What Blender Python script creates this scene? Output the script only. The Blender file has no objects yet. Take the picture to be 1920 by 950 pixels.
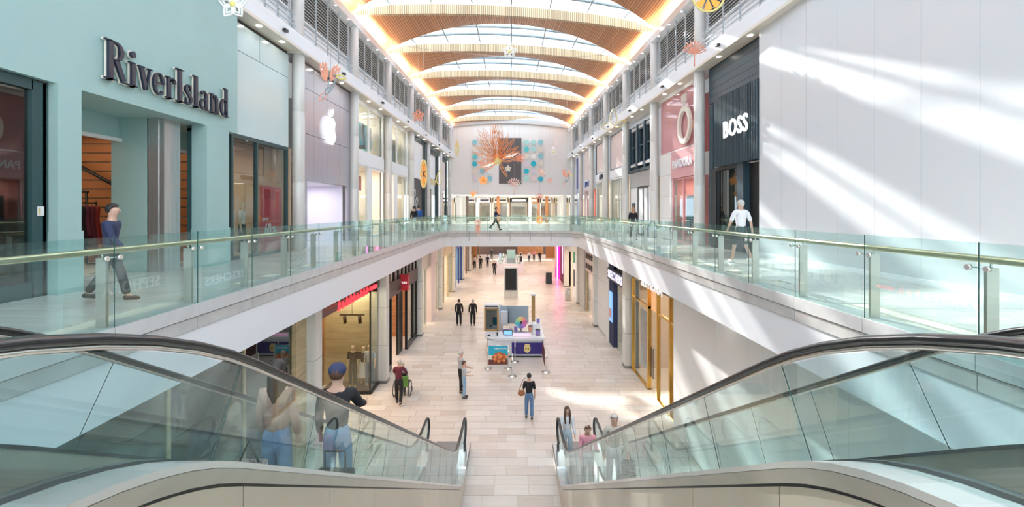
import bpy, math, random
from mathutils import Vector, Matrix
R = random.Random(7)
ORD = ['first', 'second', 'third', 'fourth', 'fifth', 'sixth', 'seventh', 'eighth', 'ninth']
PI = math.pi
SC = bpy.context.scene
COL = SC.collection
# ------------------------------------------------------------ camera, sky, sun, exposure
E = 7.3            # eye height above the lower floor
FU = 5.9           # upper floor level
cam_d = bpy.data.cameras.new('camera'); cam = bpy.data.objects.new('camera', cam_d); COL.objects.link(cam)
cam_d.sensor_width = 36.0; cam_d.sensor_fit = 'HORIZONTAL'; cam_d.lens = 850/1920*36
cam_d.shift_x = 0.0005; cam_d.shift_y = -0.0417; cam_d.clip_start = 0.05; cam_d.clip_end = 400
cam.location = (0, 0, E); cam.rotation_euler = (PI/2, 0, 0)
SC.camera = cam
w = bpy.data.worlds.new('sky'); SC.world = w; w.use_nodes = True
nt = w.node_tree; bg = nt.nodes['Background']
tc = nt.nodes.new('ShaderNodeTexCoord'); nz = nt.nodes.new('ShaderNodeTexNoise'); nz.inputs['Scale'].default_value = 2.2; nz.inputs['Detail'].default_value = 5
cr = nt.nodes.new('ShaderNodeValToRGB'); cr.color_ramp.elements[0].position = .38; cr.color_ramp.elements[1].position = .62
cr.color_ramp.elements[0].color = (.50, .74, 1, 1); cr.color_ramp.elements[1].color = (1, 1, 1, 1)
nt.links.new(tc.outputs['Generated'], nz.inputs['Vector']); nt.links.new(nz.outputs['Fac'], cr.inputs['Fac']); nt.links.new(cr.outputs['Color'], bg.inputs['Color'])
bg.inputs['Strength'].default_value = 2.6
sd = bpy.data.lights.new('sun', 'SUN'); sun = bpy.data.objects.new('sun', sd); COL.objects.link(sun)
sd.energy = 7.0; sd.angle = math.radians(.9); sd.color = (1, .96, .9)
sun.rotation_euler = Vector((.27, -1, -.575)).to_track_quat('-Z', 'Y').to_euler(); sun.location = (0, 0, 40)
SC.view_settings.view_transform = 'Standard'; SC.view_settings.look = 'None'; SC.view_settings.gamma = 1
SC.view_settings.exposure = 0.78
cy = SC.cycles
cy.max_bounces = 8; cy.diffuse_bounces = 5; cy.glossy_bounces = 4; cy.transmission_bounces = 4; cy.transparent_max_bounces = 40
cy.sample_clamp_indirect = 6; cy.caustics_reflective = False; cy.caustics_refractive = False

# ------------------------------------------------------------ materials
def mat(name, col, rough=.5, metal=0, emit=0, noise=0, nscale=4, stretch=None, spec=None, alpha=None, bump=0):
    m = bpy.data.materials.new(name); m.use_nodes = True
    t = m.node_tree; b = t.nodes['Principled BSDF']
    c = (col[0], col[1], col[2], 1)
    b.inputs['Base Color'].default_value = c; b.inputs['Roughness'].default_value = rough; b.inputs['Metallic'].default_value = metal
    if spec is not None: b.inputs['Specular IOR Level'].default_value = spec
    if emit: b.inputs['Emission Color'].default_value = c; b.inputs['Emission Strength'].default_value = emit
    if noise or bump:
        tc = t.nodes.new('ShaderNodeTexCoord'); mp = t.nodes.new('ShaderNodeMapping'); n = t.nodes.new('ShaderNodeTexNoise')
        n.inputs['Scale'].default_value = nscale; n.inputs['Detail'].default_value = 6
        if stretch: mp.inputs['Scale'].default_value = stretch
        t.links.new(tc.outputs['Object'], mp.inputs['Vector']); t.links.new(mp.outputs['Vector'], n.inputs['Vector'])
        if noise:
            r = t.nodes.new('ShaderNodeValToRGB'); r.color_ramp.elements[0].position = .3; r.color_ramp.elements[1].position = .7
            lo = [max(0, v*(1-noise)) for v in col]; hi = [min(1, v*(1+noise)) for v in col]
            r.color_ramp.elements[0].color = (*lo, 1); r.color_ramp.elements[1].color = (*hi, 1)
            t.links.new(n.outputs['Fac'], r.inputs['Fac']); t.links.new(r.outputs['Color'], b.inputs['Base Color'])
        if bump:
            bp = t.nodes.new('ShaderNodeBump'); bp.inputs['Strength'].default_value = bump; bp.inputs['Distance'].default_value = .02
            t.links.new(n.outputs['Fac'], bp.inputs['Height']); t.links.new(bp.outputs['Normal'], b.inputs['Normal'])
    return m
def glass(name, tint, refl=.06, rough=.0, dens=0):
    m = bpy.data.materials.new(name); m.use_nodes = True; t = m.node_tree; t.nodes.clear()
    o = t.nodes.new('ShaderNodeOutputMaterial'); tr = t.nodes.new('ShaderNodeBsdfTransparent'); g = t.nodes.new('ShaderNodeBsdfGlossy')
    tr.inputs['Color'].default_value = (*tint, 1); g.inputs['Roughness'].default_value = rough; g.inputs['Color'].default_value = (.9, .97, .96, 1)
    f = t.nodes.new('ShaderNodeFresnel'); f.inputs['IOR'].default_value = 1.45; mx = t.nodes.new('ShaderNodeMixShader')
    mu = t.nodes.new('ShaderNodeMath'); mu.operation = 'MULTIPLY_ADD'; mu.inputs[1].default_value = 1.0; mu.inputs[2].default_value = refl; mu.use_clamp = True
    # the Fresnel term as if seen from outside on both faces of the pane
    geo = t.nodes.new('ShaderNodeNewGeometry')
    dot = t.nodes.new('ShaderNodeVectorMath'); dot.operation = 'DOT_PRODUCT'
    t.links.new(geo.outputs['Normal'], dot.inputs[0]); t.links.new(geo.outputs['Incoming'], dot.inputs[1])
    ab = t.nodes.new('ShaderNodeMath'); ab.operation = 'ABSOLUTE'; t.links.new(dot.outputs['Value'], ab.inputs[0])
    su = t.nodes.new('ShaderNodeMath'); su.operation = 'SUBTRACT'; su.inputs[0].default_value = 1; t.links.new(ab.outputs[0], su.inputs[1])
    pw = t.nodes.new('ShaderNodeMath'); pw.operation = 'POWER'; pw.inputs[1].default_value = 4.5; t.links.new(su.outputs[0], pw.inputs[0])
    ml = t.nodes.new('ShaderNodeMath'); ml.operation = 'MULTIPLY'; ml.inputs[1].default_value = .6; t.links.new(pw.outputs[0], ml.inputs[0])
    t.nodes.remove(f); t.links.new(ml.outputs[0], mu.inputs[0]); t.links.new(mu.outputs[0], mx.inputs['Fac'])
    t.links.new(tr.outputs[0], mx.inputs[1]); t.links.new(g.outputs[0], mx.inputs[2])
    last = mx
    if dens:
        d = t.nodes.new('ShaderNodeBsdfDiffuse'); d.inputs['Color'].default_value = (*[min(1, v*1.0) for v in tint], 1); m2 = t.nodes.new('ShaderNodeMixShader'); m2.inputs['Fac'].default_value = dens
        t.links.new(mx.outputs[0], m2.inputs[1]); t.links.new(d.outputs[0], m2.inputs[2]); last = m2
    t.links.new(last.outputs[0], o.inputs['Surface']); return m
def tile_mat(name, ramp, rough, sx=1, joint=None):
    m = bpy.data.materials.new(name); m.use_nodes = True; t = m.node_tree; b = t.nodes['Principled BSDF']
    g = t.nodes.new('ShaderNodeNewGeometry'); oi = t.nodes.new('ShaderNodeObjectInfo'); a = t.nodes.new('ShaderNodeMath'); a.operation = 'ADD'
    fr = t.nodes.new('ShaderNodeMath'); fr.operation = 'FRACT'
    t.links.new(g.outputs['Random Per Island'], a.inputs[0]); t.links.new(oi.outputs['Random'], a.inputs[1]); t.links.new(a.outputs[0], fr.inputs[0])
    r = t.nodes.new('ShaderNodeValToRGB'); els = r.color_ramp.elements
    els[0].color = (*ramp[0], 1); els[1].color = (*ramp[-1], 1)
    for i, c in enumerate(ramp[1:-1]): e = els.new((i+1)/(len(ramp)-1)); e.color = (*c, 1)
    t.links.new(fr.outputs[0], r.inputs['Fac'])
    n = t.nodes.new('ShaderNodeTexNoise'); n.inputs['Scale'].default_value = 1.0; n.inputs['Detail'].default_value = 7
    mp = t.nodes.new('ShaderNodeMapping'); mp.inputs['Scale'].default_value = (1.2, 7, 1)
    t.links.new(g.outputs['Position'], mp.inputs['Vector']); t.links.new(mp.outputs['Vector'], n.inputs['Vector'])
    mr = t.nodes.new('ShaderNodeMapRange'); mr.inputs['To Min'].default_value = .82; mr.inputs['To Max'].default_value = 1.12
    t.links.new(n.outputs['Fac'], mr.inputs['Value'])
    vm = t.nodes.new('ShaderNodeVectorMath'); vm.operation = 'SCALE'; t.links.new(r.outputs['Color'], vm.inputs[0]); t.links.new(mr.outputs['Result'], vm.inputs['Scale'])
    t.links.new(vm.outputs['Vector'], b.inputs['Base Color']); b.inputs['Roughness'].default_value = rough
    return m
def batten_mat(name, c0, c1, period):
    m = bpy.data.materials.new(name); m.use_nodes = True; t = m.node_tree; b = t.nodes['Principled BSDF']
    g = t.nodes.new('ShaderNodeNewGeometry'); s = t.nodes.new('ShaderNodeSeparateXYZ'); t.links.new(g.outputs['Position'], s.inputs[0])
    d = t.nodes.new('ShaderNodeMath'); d.operation = 'MULTIPLY'; d.inputs[1].default_value = 1/period; t.links.new(s.outputs['X'], d.inputs[0])
    f = t.nodes.new('ShaderNodeMath'); f.operation = 'FRACT'; t.links.new(d.outputs[0], f.inputs[0])
    fl = t.nodes.new('ShaderNodeMath'); fl.operation = 'FLOOR'; t.links.new(d.outputs[0], fl.inputs[0])
    wn = t.nodes.new('ShaderNodeTexWhiteNoise'); wn.noise_dimensions = '1D'; t.links.new(fl.outputs[0], wn.inputs['W'])
    r = t.nodes.new('ShaderNodeValToRGB'); r.color_ramp.elements[0].color = (*[v*.22 for v in c0], 1); r.color_ramp.elements[0].position = .12
    r.color_ramp.elements[1].color = (1, 1, 1, 1); r.color_ramp.elements[1].position = .3
    t.links.new(f.outputs[0], r.inputs['Fac'])
    mx = t.nodes.new('ShaderNodeMix'); mx.data_type = 'RGBA'; mx.inputs[6].default_value = (*c0, 1); mx.inputs[7].default_value = (*c1, 1)
    t.links.new(wn.outputs['Value'], mx.inputs[0])
    n = t.nodes.new('ShaderNodeTexNoise'); n.inputs['Scale'].default_value = .8; t.links.new(g.outputs['Position'], n.inputs['Vector'])
    m2 = t.nodes.new('ShaderNodeMix'); m2.data_type = 'RGBA'; m2.blend_type = 'MULTIPLY'; m2.inputs[0].default_value = 1
    t.links.new(mx.outputs[2], m2.inputs[6]); t.links.new(r.outputs['Color'], m2.inputs[7]); t.links.new(m2.outputs[2], b.inputs['Base Color'])
    b.inputs['Roughness'].default_value = .45
    bp = t.nodes.new('ShaderNodeBump'); bp.inputs['Strength'].default_value = .5; bp.inputs['Distance'].default_value = .03
    t.links.new(f.outputs[0], bp.inputs['Height']); t.links.new(bp.outputs['Normal'], b.inputs['Normal'])
    return m
M = {}
def mm(k, *a, **kw): M[k] = mat(k, *a, **kw)
mm('white', (.90, .91, .92), .45); mm('fascia', (.85, .86, .89), .4); mm('offwhite', (.86, .85, .83), .5)
mm('panelwhite', (.66, .68, .70), .28); mm('deck', (.88, .88, .88), .26, .8); mm('railgrey', (.50, .53, .56), .4); mm('peach', (.36, .21, .16), .85)
mm('cream', (.78, .72, .62), .5); mm('greywall', (.55, .54, .53), .5)
mm('ledge', (.56, .55, .53), .38, noise=.1, nscale=3); mm('cap', (.62, .62, .61), .3, noise=.06)
mm('column', (.74, .73, .69), .45, .12, noise=.08, nscale=2, stretch=(4, 4, .3)); mm('colwhite', (.80, .79, .77), .45)
mm('silver', (.60, .60, .60), .28, .8, noise=.1, nscale=3, stretch=(6, 6, .3))
mm('steel', (.62, .60, .55), .3, .85, noise=.06, nscale=1.5, stretch=(1, .4, 6)); mm('steelpol', (.80, .79, .76), .16, .95)
mm('steeldark', (.28, .28, .28), .35, .8); mm('clad', (.70, .66, .56), .32, .75, noise=.10, nscale=1.3, stretch=(1, 1, .5))
mm('rubber', (.016, .017, .019), .22); mm('black', (.012, .013, .014), .35); mm('charcoal', (.05, .05, .052), .5); mm('dark', (.03, .032, .034), .3)
mm('brass', (.62, .55, .36), .25, .9); mm('gold', (.72, .45, .12), .22, .95); mm('goldpaint', (.85, .68, .30), .35, .4)
mm('copper', (.85, .33, .12), .35, .35); mm('coral', (.90, .40, .28), .5); mm('palecoral', (.88, .62, .56), .5); mm('yellow', (.85, .74, .25), .45); mm('palewhite', (.88, .88, .84), .5)
mm('teal', (.36, .53, .51), .5, noise=.04, nscale=.7); mm('tealdark', (.03, .075, .08), .35); mm('paleteal', (.60, .72, .71), .18, noise=.03, nscale=.5)
mm('navyletter', (.025, .032, .055), .35); mm('lilac', (.50, .48, .53), .22, .25, noise=.06, nscale=.4); mm('lilacw', (.72, .70, .78), .4)
mm('logo', (1, 1, .98), .5, emit=.8); mm('signwhite', (.95, .95, .95), .5, emit=.3); mm('signlilac', (.80, .78, 1), .5, emit=.5); mm('redneon', (1, .02, .03), .5, emit=2.2)
mm('red', (.62, .03, .05), .45); mm('redgarment', (.25, .02, .02), .8); mm('salered', (.72, .05, .09), .4)
mm('pink', (.72, .38, .40), .4); mm('pinkwall', (.80, .36, .32), .5); mm('palepink', (.80, .66, .63), .35, noise=.03); mm('hotpink', (.85, .02, .28), .5, emit=.7); mm('magneon', (1, .15, .55), .5, emit=5)
mm('bossblue', (.035, .065, .085), .4); mm('bossblack', (.014, .018, .02), .35); mm('darkgreen', (.035, .06, .07), .4); mm('blue', (.02, .06, .30), .4); mm('bluepale', (.25, .40, .58), .4)
mm('wood', (.42, .18, .07), .5, noise=.3, nscale=1.5, stretch=(1, 1, 12)); mm('woodpale', (.50, .40, .24), .5, noise=.2, nscale=1, stretch=(1, 1, 8)); mm('woodkiosk', (.45, .27, .10), .45, noise=.15, nscale=5, stretch=(8, 8, 1))
mm('brown', (.12, .085, .075), .5); mm('interior', (.55, .42, .30), .6); mm('interiorw', (.80, .74, .66), .6); mm('darkint', (.10, .085, .075), .6); mm('copperint', (.50, .20, .08), .35, .3)
mm('lamp', (1, .90, .74), .5, emit=14); mm('lampw', (1, .97, .92), .5, emit=10); mm('cove', (1, .74, .45), .5, emit=80); mm('softlight', (1, .95, .88), .5, emit=3)
mm('skin', (.62, .38, .28), .55); mm('hairbrown', (.10, .045, .025), .6); mm('hairdark', (.02, .016, .014), .5); mm('hairgrey', (.55, .52, .48), .6); mm('hairblond', (.45, .30, .16), .6)
mm('navy', (.03, .04, .10), .8); mm('jeans', (.12, .22, .38), .8, noise=.2, nscale=20); mm('jeanslight', (.26, .42, .60), .8); mm('blackcloth', (.015, .015, .018), .85); mm('whitecloth', (.80, .80, .82), .8); mm('greycloth', (.45, .50, .54), .8)
mm('beigecloth', (.55, .50, .42), .85); mm('pinkcloth', (.78, .34, .42), .85); mm('maroon', (.13, .02, .04), .85); mm('purple', (.30, .22, .60), .8); mm('lightjean', (.55, .66, .74), .8); mm('bluecloth', (.03, .12, .40), .8)
mm('tanleather', (.35, .13, .05), .5); mm('greenbag', (.14, .30, .06), .6); mm('shoe', (.03, .03, .03), .5); mm('shoewhite', (.75, .75, .75), .5); mm('mannequin', (.75, .58, .40), .5); mm('cream2', (.82, .76, .66), .8)
mm('screenblue', (.20, .45, .80), .4, emit=.5); mm('screenpink', (.90, .45, .70), .4, emit=.6); mm('kioskwhite', (.82, .83, .86), .3); mm('kioskpurple', (.035, .02, .20), .4); mm('kioskgrey', (.42, .52, .58), .3)
mm('posterblue', (.02, .42, .62), .4); mm('chicken', (.50, .12, .03), .5); mm('posterbrown', (.14, .04, .03), .4); mm('tealdisc', (.10, .62, .66), .4); mm('mint', (.45, .76, .72), .4); mm('cyandisc', (.0, .50, .66), .4); mm('lilacdisc', (.72, .66, .74), .4); mm('aquadisc', (.28, .62, .72), .4)
mm('artgrey', (.10, .105, .11), .5, noise=.06, nscale=6); mm('louvre', (.74, .74, .72), .5); mm('louvreback', (.30, .30, .30), .7); mm('beam', (.30, .36, .40), .4)
mm('bagfabric', (.35, .35, .34), .8, noise=.9, nscale=30); mm('floral', (.80, .50, .45), .8, noise=.7, nscale=18); mm('green', (.04, .30, .16), .5); mm('orange', (.90, .35, .06), .5, emit=.3); mm('doorbronze', (.30, .09, .03), .3, .5)
M['tile'] = tile_mat('floor_stone', [(.62, .52, .44), (.76, .68, .61), (.70, .61, .54), (.80, .74, .68)], .3)
M['tileup'] = tile_mat('upper_floor_stone', [(.58, .57, .54), (.70, .68, .64), (.64, .62, .58)], .2)
M['band'] = batten_mat('light_battens', (.60, .44, .26), (.74, .58, .38), .10)
M['soffit'] = batten_mat('brown_battens', (.50, .21, .075), (.64, .30, .125), .13)
M['gpane'] = glass('balustrade_glass', (.83, .93, .915), .045, 0, .02); M['gedge'] = mat('glass_edge', (.02, .10, .09), .2)
M['gesc'] = glass('escalator_glass', (.85, .93, .93), .05, 0, .015)
M['gshop'] = glass('shop_glass', (.80, .84, .84), .07); M['gsky'] = glass('skylight_glass', (.93, .97, 1), .02); M['gpink'] = glass('pink_glass', (.90, .55, .56), .10, 0, .35); M['gdark'] = glass('dark_glass', (.42, .46, .46), .10)
M['frost'] = mat('frost', (.75, .78, .80), .4)
# ------------------------------------------------------------ mesh helpers
class B:
    def __init__(s): s.v = []; s.f = []; s.m = []; s.ml = []; s.sm = []
    def mi(s, m):
        if isinstance(m, str): m = M[m]
        if m not in s.ml: s.ml.append(m)
        return s.ml.index(m)
    def hexa(s, p, m='white'):
        b = len(s.v); s.v += [tuple(q) for q in p]; k = s.mi(m)
        for f in ((0, 3, 2, 1), (4, 5, 6, 7), (0, 1, 5, 4), (1, 2, 6, 5), (2, 3, 7, 6), (3, 0, 4, 7)): s.f.append([b+i for i in f]); s.m.append(k); s.sm.append(False)
        return s
    def box(s, x0, x1, y0, y1, z0, z1, m='white'):
        if x0 > x1: x0, x1 = x1, x0
        if y0 > y1: y0, y1 = y1, y0
        return s.hexa([(x0, y0, z0), (x1, y0, z0), (x1, y1, z0), (x0, y1, z0), (x0, y0, z1), (x1, y0, z1), (x1, y1, z1), (x0, y1, z1)], m)
    def quad(s, p, m='white', smooth=False):
        b = len(s.v); s.v += [tuple(q) for q in p]; s.f.append(list(range(b, b+len(p)))); s.m.append(s.mi(m)); s.sm.append(smooth); return s
    def grid(s, rows, m='white', smooth=True, closed=False):
        b = len(s.v); n = len(rows[0]); k = s.mi(m)
        for r in rows: s.v += [tuple(q) for q in r]
        for i in range(len(rows)-1):
            for j in range(n if closed else n-1):
                j2 = (j+1) % n
                s.f.append([b+i*n+j, b+i*n+j2, b+(i+1)*n+j2, b+(i+1)*n+j]); s.m.append(k); s.sm.append(smooth)
        return s
    def tube(s, path, r, n=6, m='white', closed=False, cap=True, flat=None, up=None):
        P = [Vector(p) for p in path]; N = len(P); rows = []
        pu = None
        for i in range(N):
            if closed: d = P[(i+1) % N]-P[i-1]
            else: d = P[min(i+1, N-1)]-P[max(i-1, 0)]
            if d.length < 1e-9: d = Vector((0, 0, 1))
            d.normalize()
            if up is not None: u = d.cross(Vector(up))
            elif pu is None: u = d.orthogonal()
            else: u = pu-d*pu.dot(d)
            if u.length < 1e-6: u = d.orthogonal()
            u.normalize(); pu = u; v = d.cross(u)
            rr = r[i] if isinstance(r, (list, tuple)) else r
            fx, fy = (1, 1) if flat is None else flat
            rows.append([P[i]+u*(rr*fx*math.cos(2*PI*k/n))+v*(rr*fy*math.sin(2*PI*k/n)) for k in range(n)])
        if closed: rows.append(rows[0])
        b0 = len(s.v); s.grid(rows, m, True, True)
        if cap and not closed:
            k = s.mi(m); e = b0+(N-1)*n
            s.f.append([b0+i for i in range(n)][::-1]); s.m.append(k); s.sm.append(False)
            s.f.append([e+i for i in range(n)]); s.m.append(k); s.sm.append(False)
        return s
    def lathe(s, prof, c, n=16, m='white'):
        rows = [[(c[0]+r*math.cos(2*PI*k/n), c[1]+r*math.sin(2*PI*k/n), c[2]+z) for k in range(n)] for r, z in prof]
        b0 = len(s.v); s.grid(rows, m, True, True); k = s.mi(m); e = b0+(len(prof)-1)*n
        s.f.append([b0+i for i in range(n)][::-1]); s.m.append(k); s.sm.append(False); s.f.append([e+i for i in range(n)]); s.m.append(k); s.sm.append(False)
        return s
    def ball(s, c, r, n=10, m='white', ry=None, rz=None):
        ry = ry or r; rz = rz or r
        rows = []
        for i in range(n//2+1):
            a = -PI/2+PI*i/(n//2); q = max(math.cos(a), .02)
            rows.append([(c[0]+r*q*math.cos(2*PI*k/n), c[1]+ry*q*math.sin(2*PI*k/n), c[2]+rz*math.sin(a)) for k in range(n)])
        return s.grid(rows, m, True, True)
    def disc(s, c, u, v, r, h, n=14, m='white', rv=None):
        c = Vector(c); u = Vector(u).normalized(); v = Vector(v).normalized(); w = u.cross(v); rv = rv or r
        a = [c+u*r*math.cos(2*PI*k/n)+v*rv*math.sin(2*PI*k/n) for k in range(n)]; b = [p+w*h for p in a]
        return s.prism(a, b, m)
    def prism(s, a, b, m='white'):
        n = len(a); k0 = len(s.v); s.v += [tuple(p) for p in a]+[tuple(p) for p in b]; k = s.mi(m)
        s.f.append([k0+i for i in range(n)][::-1]); s.m.append(k); s.sm.append(False); s.f.append([k0+n+i for i in range(n)]); s.m.append(k); s.sm.append(False)
        for i in range(n): j = (i+1) % n; s.f.append([k0+i, k0+j, k0+n+j, k0+n+i]); s.m.append(k); s.sm.append(False)
        return s
    def build(s, name, parent=None, loc=None, **tags):
        me = bpy.data.meshes.new(name); me.from_pydata(s.v, [], s.f)
        for x in s.ml: me.materials.append(x)
        me.polygons.foreach_set('material_index', s.m); me.polygons.foreach_set('use_smooth', s.sm); me.update()
        o = bpy.data.objects.new(name, me); COL.objects.link(o)
        if parent: o.parent = parent
        if loc: o.location = loc
        for k, v in tags.items(): o[k] = v
        return o
def tag(o, label, cat, group=None):
    o['label'] = label; o['category'] = cat
    if group: o['group'] = group
    return o
def thing(name, label, cat, loc=(0, 0, 0), rz=0, group=None):
    o = bpy.data.objects.new(name, None); COL.objects.link(o); o.empty_display_size = .1
    o.location = loc; o.rotation_euler = (0, 0, rz); return tag(o, label, cat, group)
def inv(o): o.matrix_parent_inverse = Matrix.Identity(4); return o
def struct(b, name, parent=None):
    o = b.build(name, parent)
    if not parent: o['kind'] = 'structure'
    return o
def child(b, name, parent, label=None):
    """mesh given in world coordinates, parented to an unrotated thing at its location"""
    o = b.build(name, parent)
    l = parent.location
    p = parent.parent
    off = Vector(l)
    while p: off = off+p.location; p = p.parent
    if parent.type == 'EMPTY' or off.length > 0: o.data.transform(Matrix.Translation(-off))
    if label: o['label'] = label
    return o
def copy_tree(o, parent=None, **tags):
    c = o.copy(); COL.objects.link(c)
    if parent: c.parent = parent
    for k, v in tags.items(): c[k] = v
    for ch in list(o.children): copy_tree(ch, c)
    return c
def text(body, size, m, ext=.03, bold=0, align='CENTER', xs=1, spacing=1):
    cu = bpy.data.curves.new('t', 'FONT'); cu.body = body; cu.size = size; cu.extrude = ext; cu.offset = bold; cu.align_x = align; cu.align_y = 'CENTER'; cu.space_character = spacing; cu.resolution_u = 3
    o = bpy.data.objects.new('t', cu); COL.objects.link(o); dg = bpy.context.evaluated_depsgraph_get(); dg.update()
    me = bpy.data.meshes.new_from_object(o.evaluated_get(dg)); bpy.data.objects.remove(o); bpy.data.curves.remove(cu)
    me.materials.clear(); me.materials.append(M[m] if isinstance(m, str) else m); me.transform(Matrix.Diagonal((xs, 1, 1, 1))); return me
def blurred(n, size, m, w_=None):
    """marks standing in for lettering too small to read in the photograph: short upright strokes of its size"""
    b = B(); q = size*.62; x = -n*q/2; r = random.Random(n)
    for i in range(n):
        h = size*r.uniform(.55, .72); b.box(x+.06*q, x+.30*q, -h/2, h/2, 0, .02, m); b.box(x+.30*q, x+.78*q, r.choice((-h/2, 0, h*.3)), r.choice((h/2, h*.45)), 0, .018, m) if i % 2 else b.box(x+.55*q, x+.78*q, -h/2, h/2, 0, .02, m); x += q
    me = bpy.data.meshes.new('t'); me.from_pydata(b.v, [], b.f); me.materials.append(M[m] if isinstance(m, str) else m); return me
def put_text(me, name, parent, pos, face):
    """face: 'L' left wall, 'R' right wall, 'C' facing the camera"""
    X = {'L': Vector((0, 1, 0)), 'R': Vector((0, -1, 0)), 'C': Vector((1, 0, 0))}[face]; Z = Vector((0, 0, 1)); N = X.cross(Z)
    mt = Matrix((X, Z, N)).transposed().to_4x4(); me.transform(Matrix.Translation(Vector(pos)) @ mt)
    o = bpy.data.objects.new(name, me); COL.objects.link(o)
    if parent:
        o.parent = parent; off = Vector(parent.location); p = parent.parent
        while p: off = off+p.location; p = p.parent
        me.transform(Matrix.Translation(-off))
    return o
# ------------------------------------------------------------ where the walls stand
UA, UT = 8.464, .037            # upper shop line: |x| = UA - UT*y
GA, GT = 5.80, .0095            # lower shop line
def YW(px, o=0, A=UA, T=UT): return (A-o)/(abs(px-959)/850+T)
def YG(px, o=0): return YW(px, o, GA, GT)
def yx(px, X): return 850*abs(X)/abs(px-959)
def zz(py, Y): return E+(395-py)*Y/850
def at(px, py, Y): return Vector(((px-959)*Y/850, Y, zz(py, Y)))
def wbox(b, s, y0, y1, z0, z1, o0, o1, m, A=UA, T=UT):
    """box that follows the shop line on side s between y0 and y1, standing o0..o1 proud of it"""
    if y0 > y1: y0, y1 = y1, y0
    if o0 > o1: o0, o1 = o1, o0
    X = lambda y, o: s*(A-T*y-o)
    p = [(X(y0, o1), y0), (X(y0, o0), y0), (X(y1, o0), y1), (X(y1, o1), y1)]
    if s < 0: p = [p[1], p[0], p[3], p[2]]
    return b.hexa([(x, y, z0) for x, y in p]+[(x, y, z1) for x, y in p], m)
def gbox(b, s, y0, y1, z0, z1, o0, o1, m): return wbox(b, s, y0, y1, z0, z1, o0, o1, m, GA, GT)
# ============================================================ LARGE STRUCTURE
XL, XR = 4.71, 4.55            # void edge, left and right
YB = 31.5                      # far edge of the void
def voidpath(off):
    """edge of the void from near left round the far end to near right; off > 0 goes away from the void"""
    pts = [(-(XL+off), .9)]
    pts += [(-(XL+off), y) for y in (5, 10, 15, 20, 25)]
    r = 1.0
    pts.append((-(4.62+off), 29.5))
    for k in range(0, 6):
        a = PI-k*PI/2/5; pts.append((-(4.58-r)+(r+off)*math.cos(a), YB-r+(r+off)*math.sin(a)))
    for k in range(0, 6):
        a = PI/2-k*PI/2/5; pts.append(((4.58-r)+(r+off)*math.cos(a), YB-r+(r+off)*math.sin(a)))
    pts += [(XR+.03+off, 29.5)]+[(XR+off, y) for y in (25, 20, 15, 10, 5)]+[(XR+off, .9)]
    return pts
def ring(b, o0, o1, z0, z1, m):
    a, c = voidpath(o0), voidpath(o1)
    b.grid([[(x, y, z0) for x, y in a], [(x, y, z1) for x, y in a], [(x, y, z1) for x, y in c], [(x, y, z0) for x, y in c], [(x, y, z0) for x, y in a]], m, False)
# --- lower floor
b = B(); b.box(-12, 12, -4, 90, -.3, -.02, 'cream'); floor = struct(b, 'floor'); floor['kind'] = 'structure'
tw, td = .9, .45
tl = B(); tl.hexa([(-tw/2+.004, -td/2+.004, -.02), (tw/2-.004, -td/2+.004, -.02), (tw/2-.004, td/2-.004, -.02), (-tw/2+.004, td/2-.004, -.02), (-tw/2+.007, -td/2+.007, 0), (tw/2-.007, -td/2+.007, 0), (tw/2-.007, td/2-.007, 0), (-tw/2+.007, td/2-.007, 0)], 'tile')
spots = []
for j in range(190):
    y = 4.2+j*td; sh = R.choice((0, .3, .45, .6))
    for i in range(-7, 8):
        x = i*tw+sh
        if abs(x) < 6.0: spots.append((x, y))
def inview(x, y, z):
    if y < 1: return False
    px = 959+850*x/y; py = 395+850*(E-z)/y
    return -40 < px < 1960 and -40 < py < 960
near = sorted([s for s in spots if inview(s[0], s[1]+.3, 0) and abs(s[0]) < 5.4], key=lambda s: s[1])[:300]; ns = set(near)
first = None
for x, y in near:
    if first is None: o = first = tl.build('tile', floor)
    else: o = first.copy(); COL.objects.link(o)
    o.location = (x, y, 0)
rb = B()
for x, y in spots:
    if (x, y) in ns: continue
    b0 = len(rb.v); rb.v += [(a+x, c+y, d) for a, c, d in tl.v]; rb.f += [[b0+i for i in f] for f in tl.f]; k = rb.mi('tile'); rb.m += [k]*6; rb.sm += [False]*6
rb.build('tiling', floor, kind='stuff')
# --- upper floor slab with tiles
b = B()
prev = None
for side in (-1, 1):
    xe = XL if side < 0 else XR
    b.box(side*(xe+.12), side*13, -4, YB-1, FU-.55, FU-.02, 'cream')
b.box(-13, 13, YB+.12, 75, FU-.55, FU-.02, 'cream'); b.box(-4.75, 4.75, -4, .85, FU-.5, FU-.001, 'tileup')
for sx in (-1, 1): b.box(sx*4.8, sx*13, YB-1, YB+.12, FU-.55, FU-.021, 'cream')
upfloor = struct(b, 'floor_upper')
ub = B(); cand = []
for j in range(int(46/td)):
    y = 2.2+j*td; sh = R.choice((0, .45))
    for i in range(-10, 11):
        x = i*tw+sh
        if abs(x) > 9.3: continue
        if y < YB+.3 and abs(x)-tw/2 < 4.78: continue
        if y > YB-1 and y < YB+.3: continue
        cand.append((x, y))
for y in (3.0,): pass
nearu = sorted([c for c in cand if inview(c[0], c[1]+.3, FU) and abs(c[0]) < 8], key=lambda c: c[1])[:300]; nu = set(nearu)
tu = B(); tu.v = list(tl.v); tu.f = tl.f; k = tu.mi('tileup'); tu.m = [k]*6; tu.sm = [False]*6; first = None
for x, y in nearu:
    if first is None: o = first = tu.build('tile', upfloor)
    else: o = first.copy(); COL.objects.link(o)
    o.location = (x, y, FU)
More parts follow.
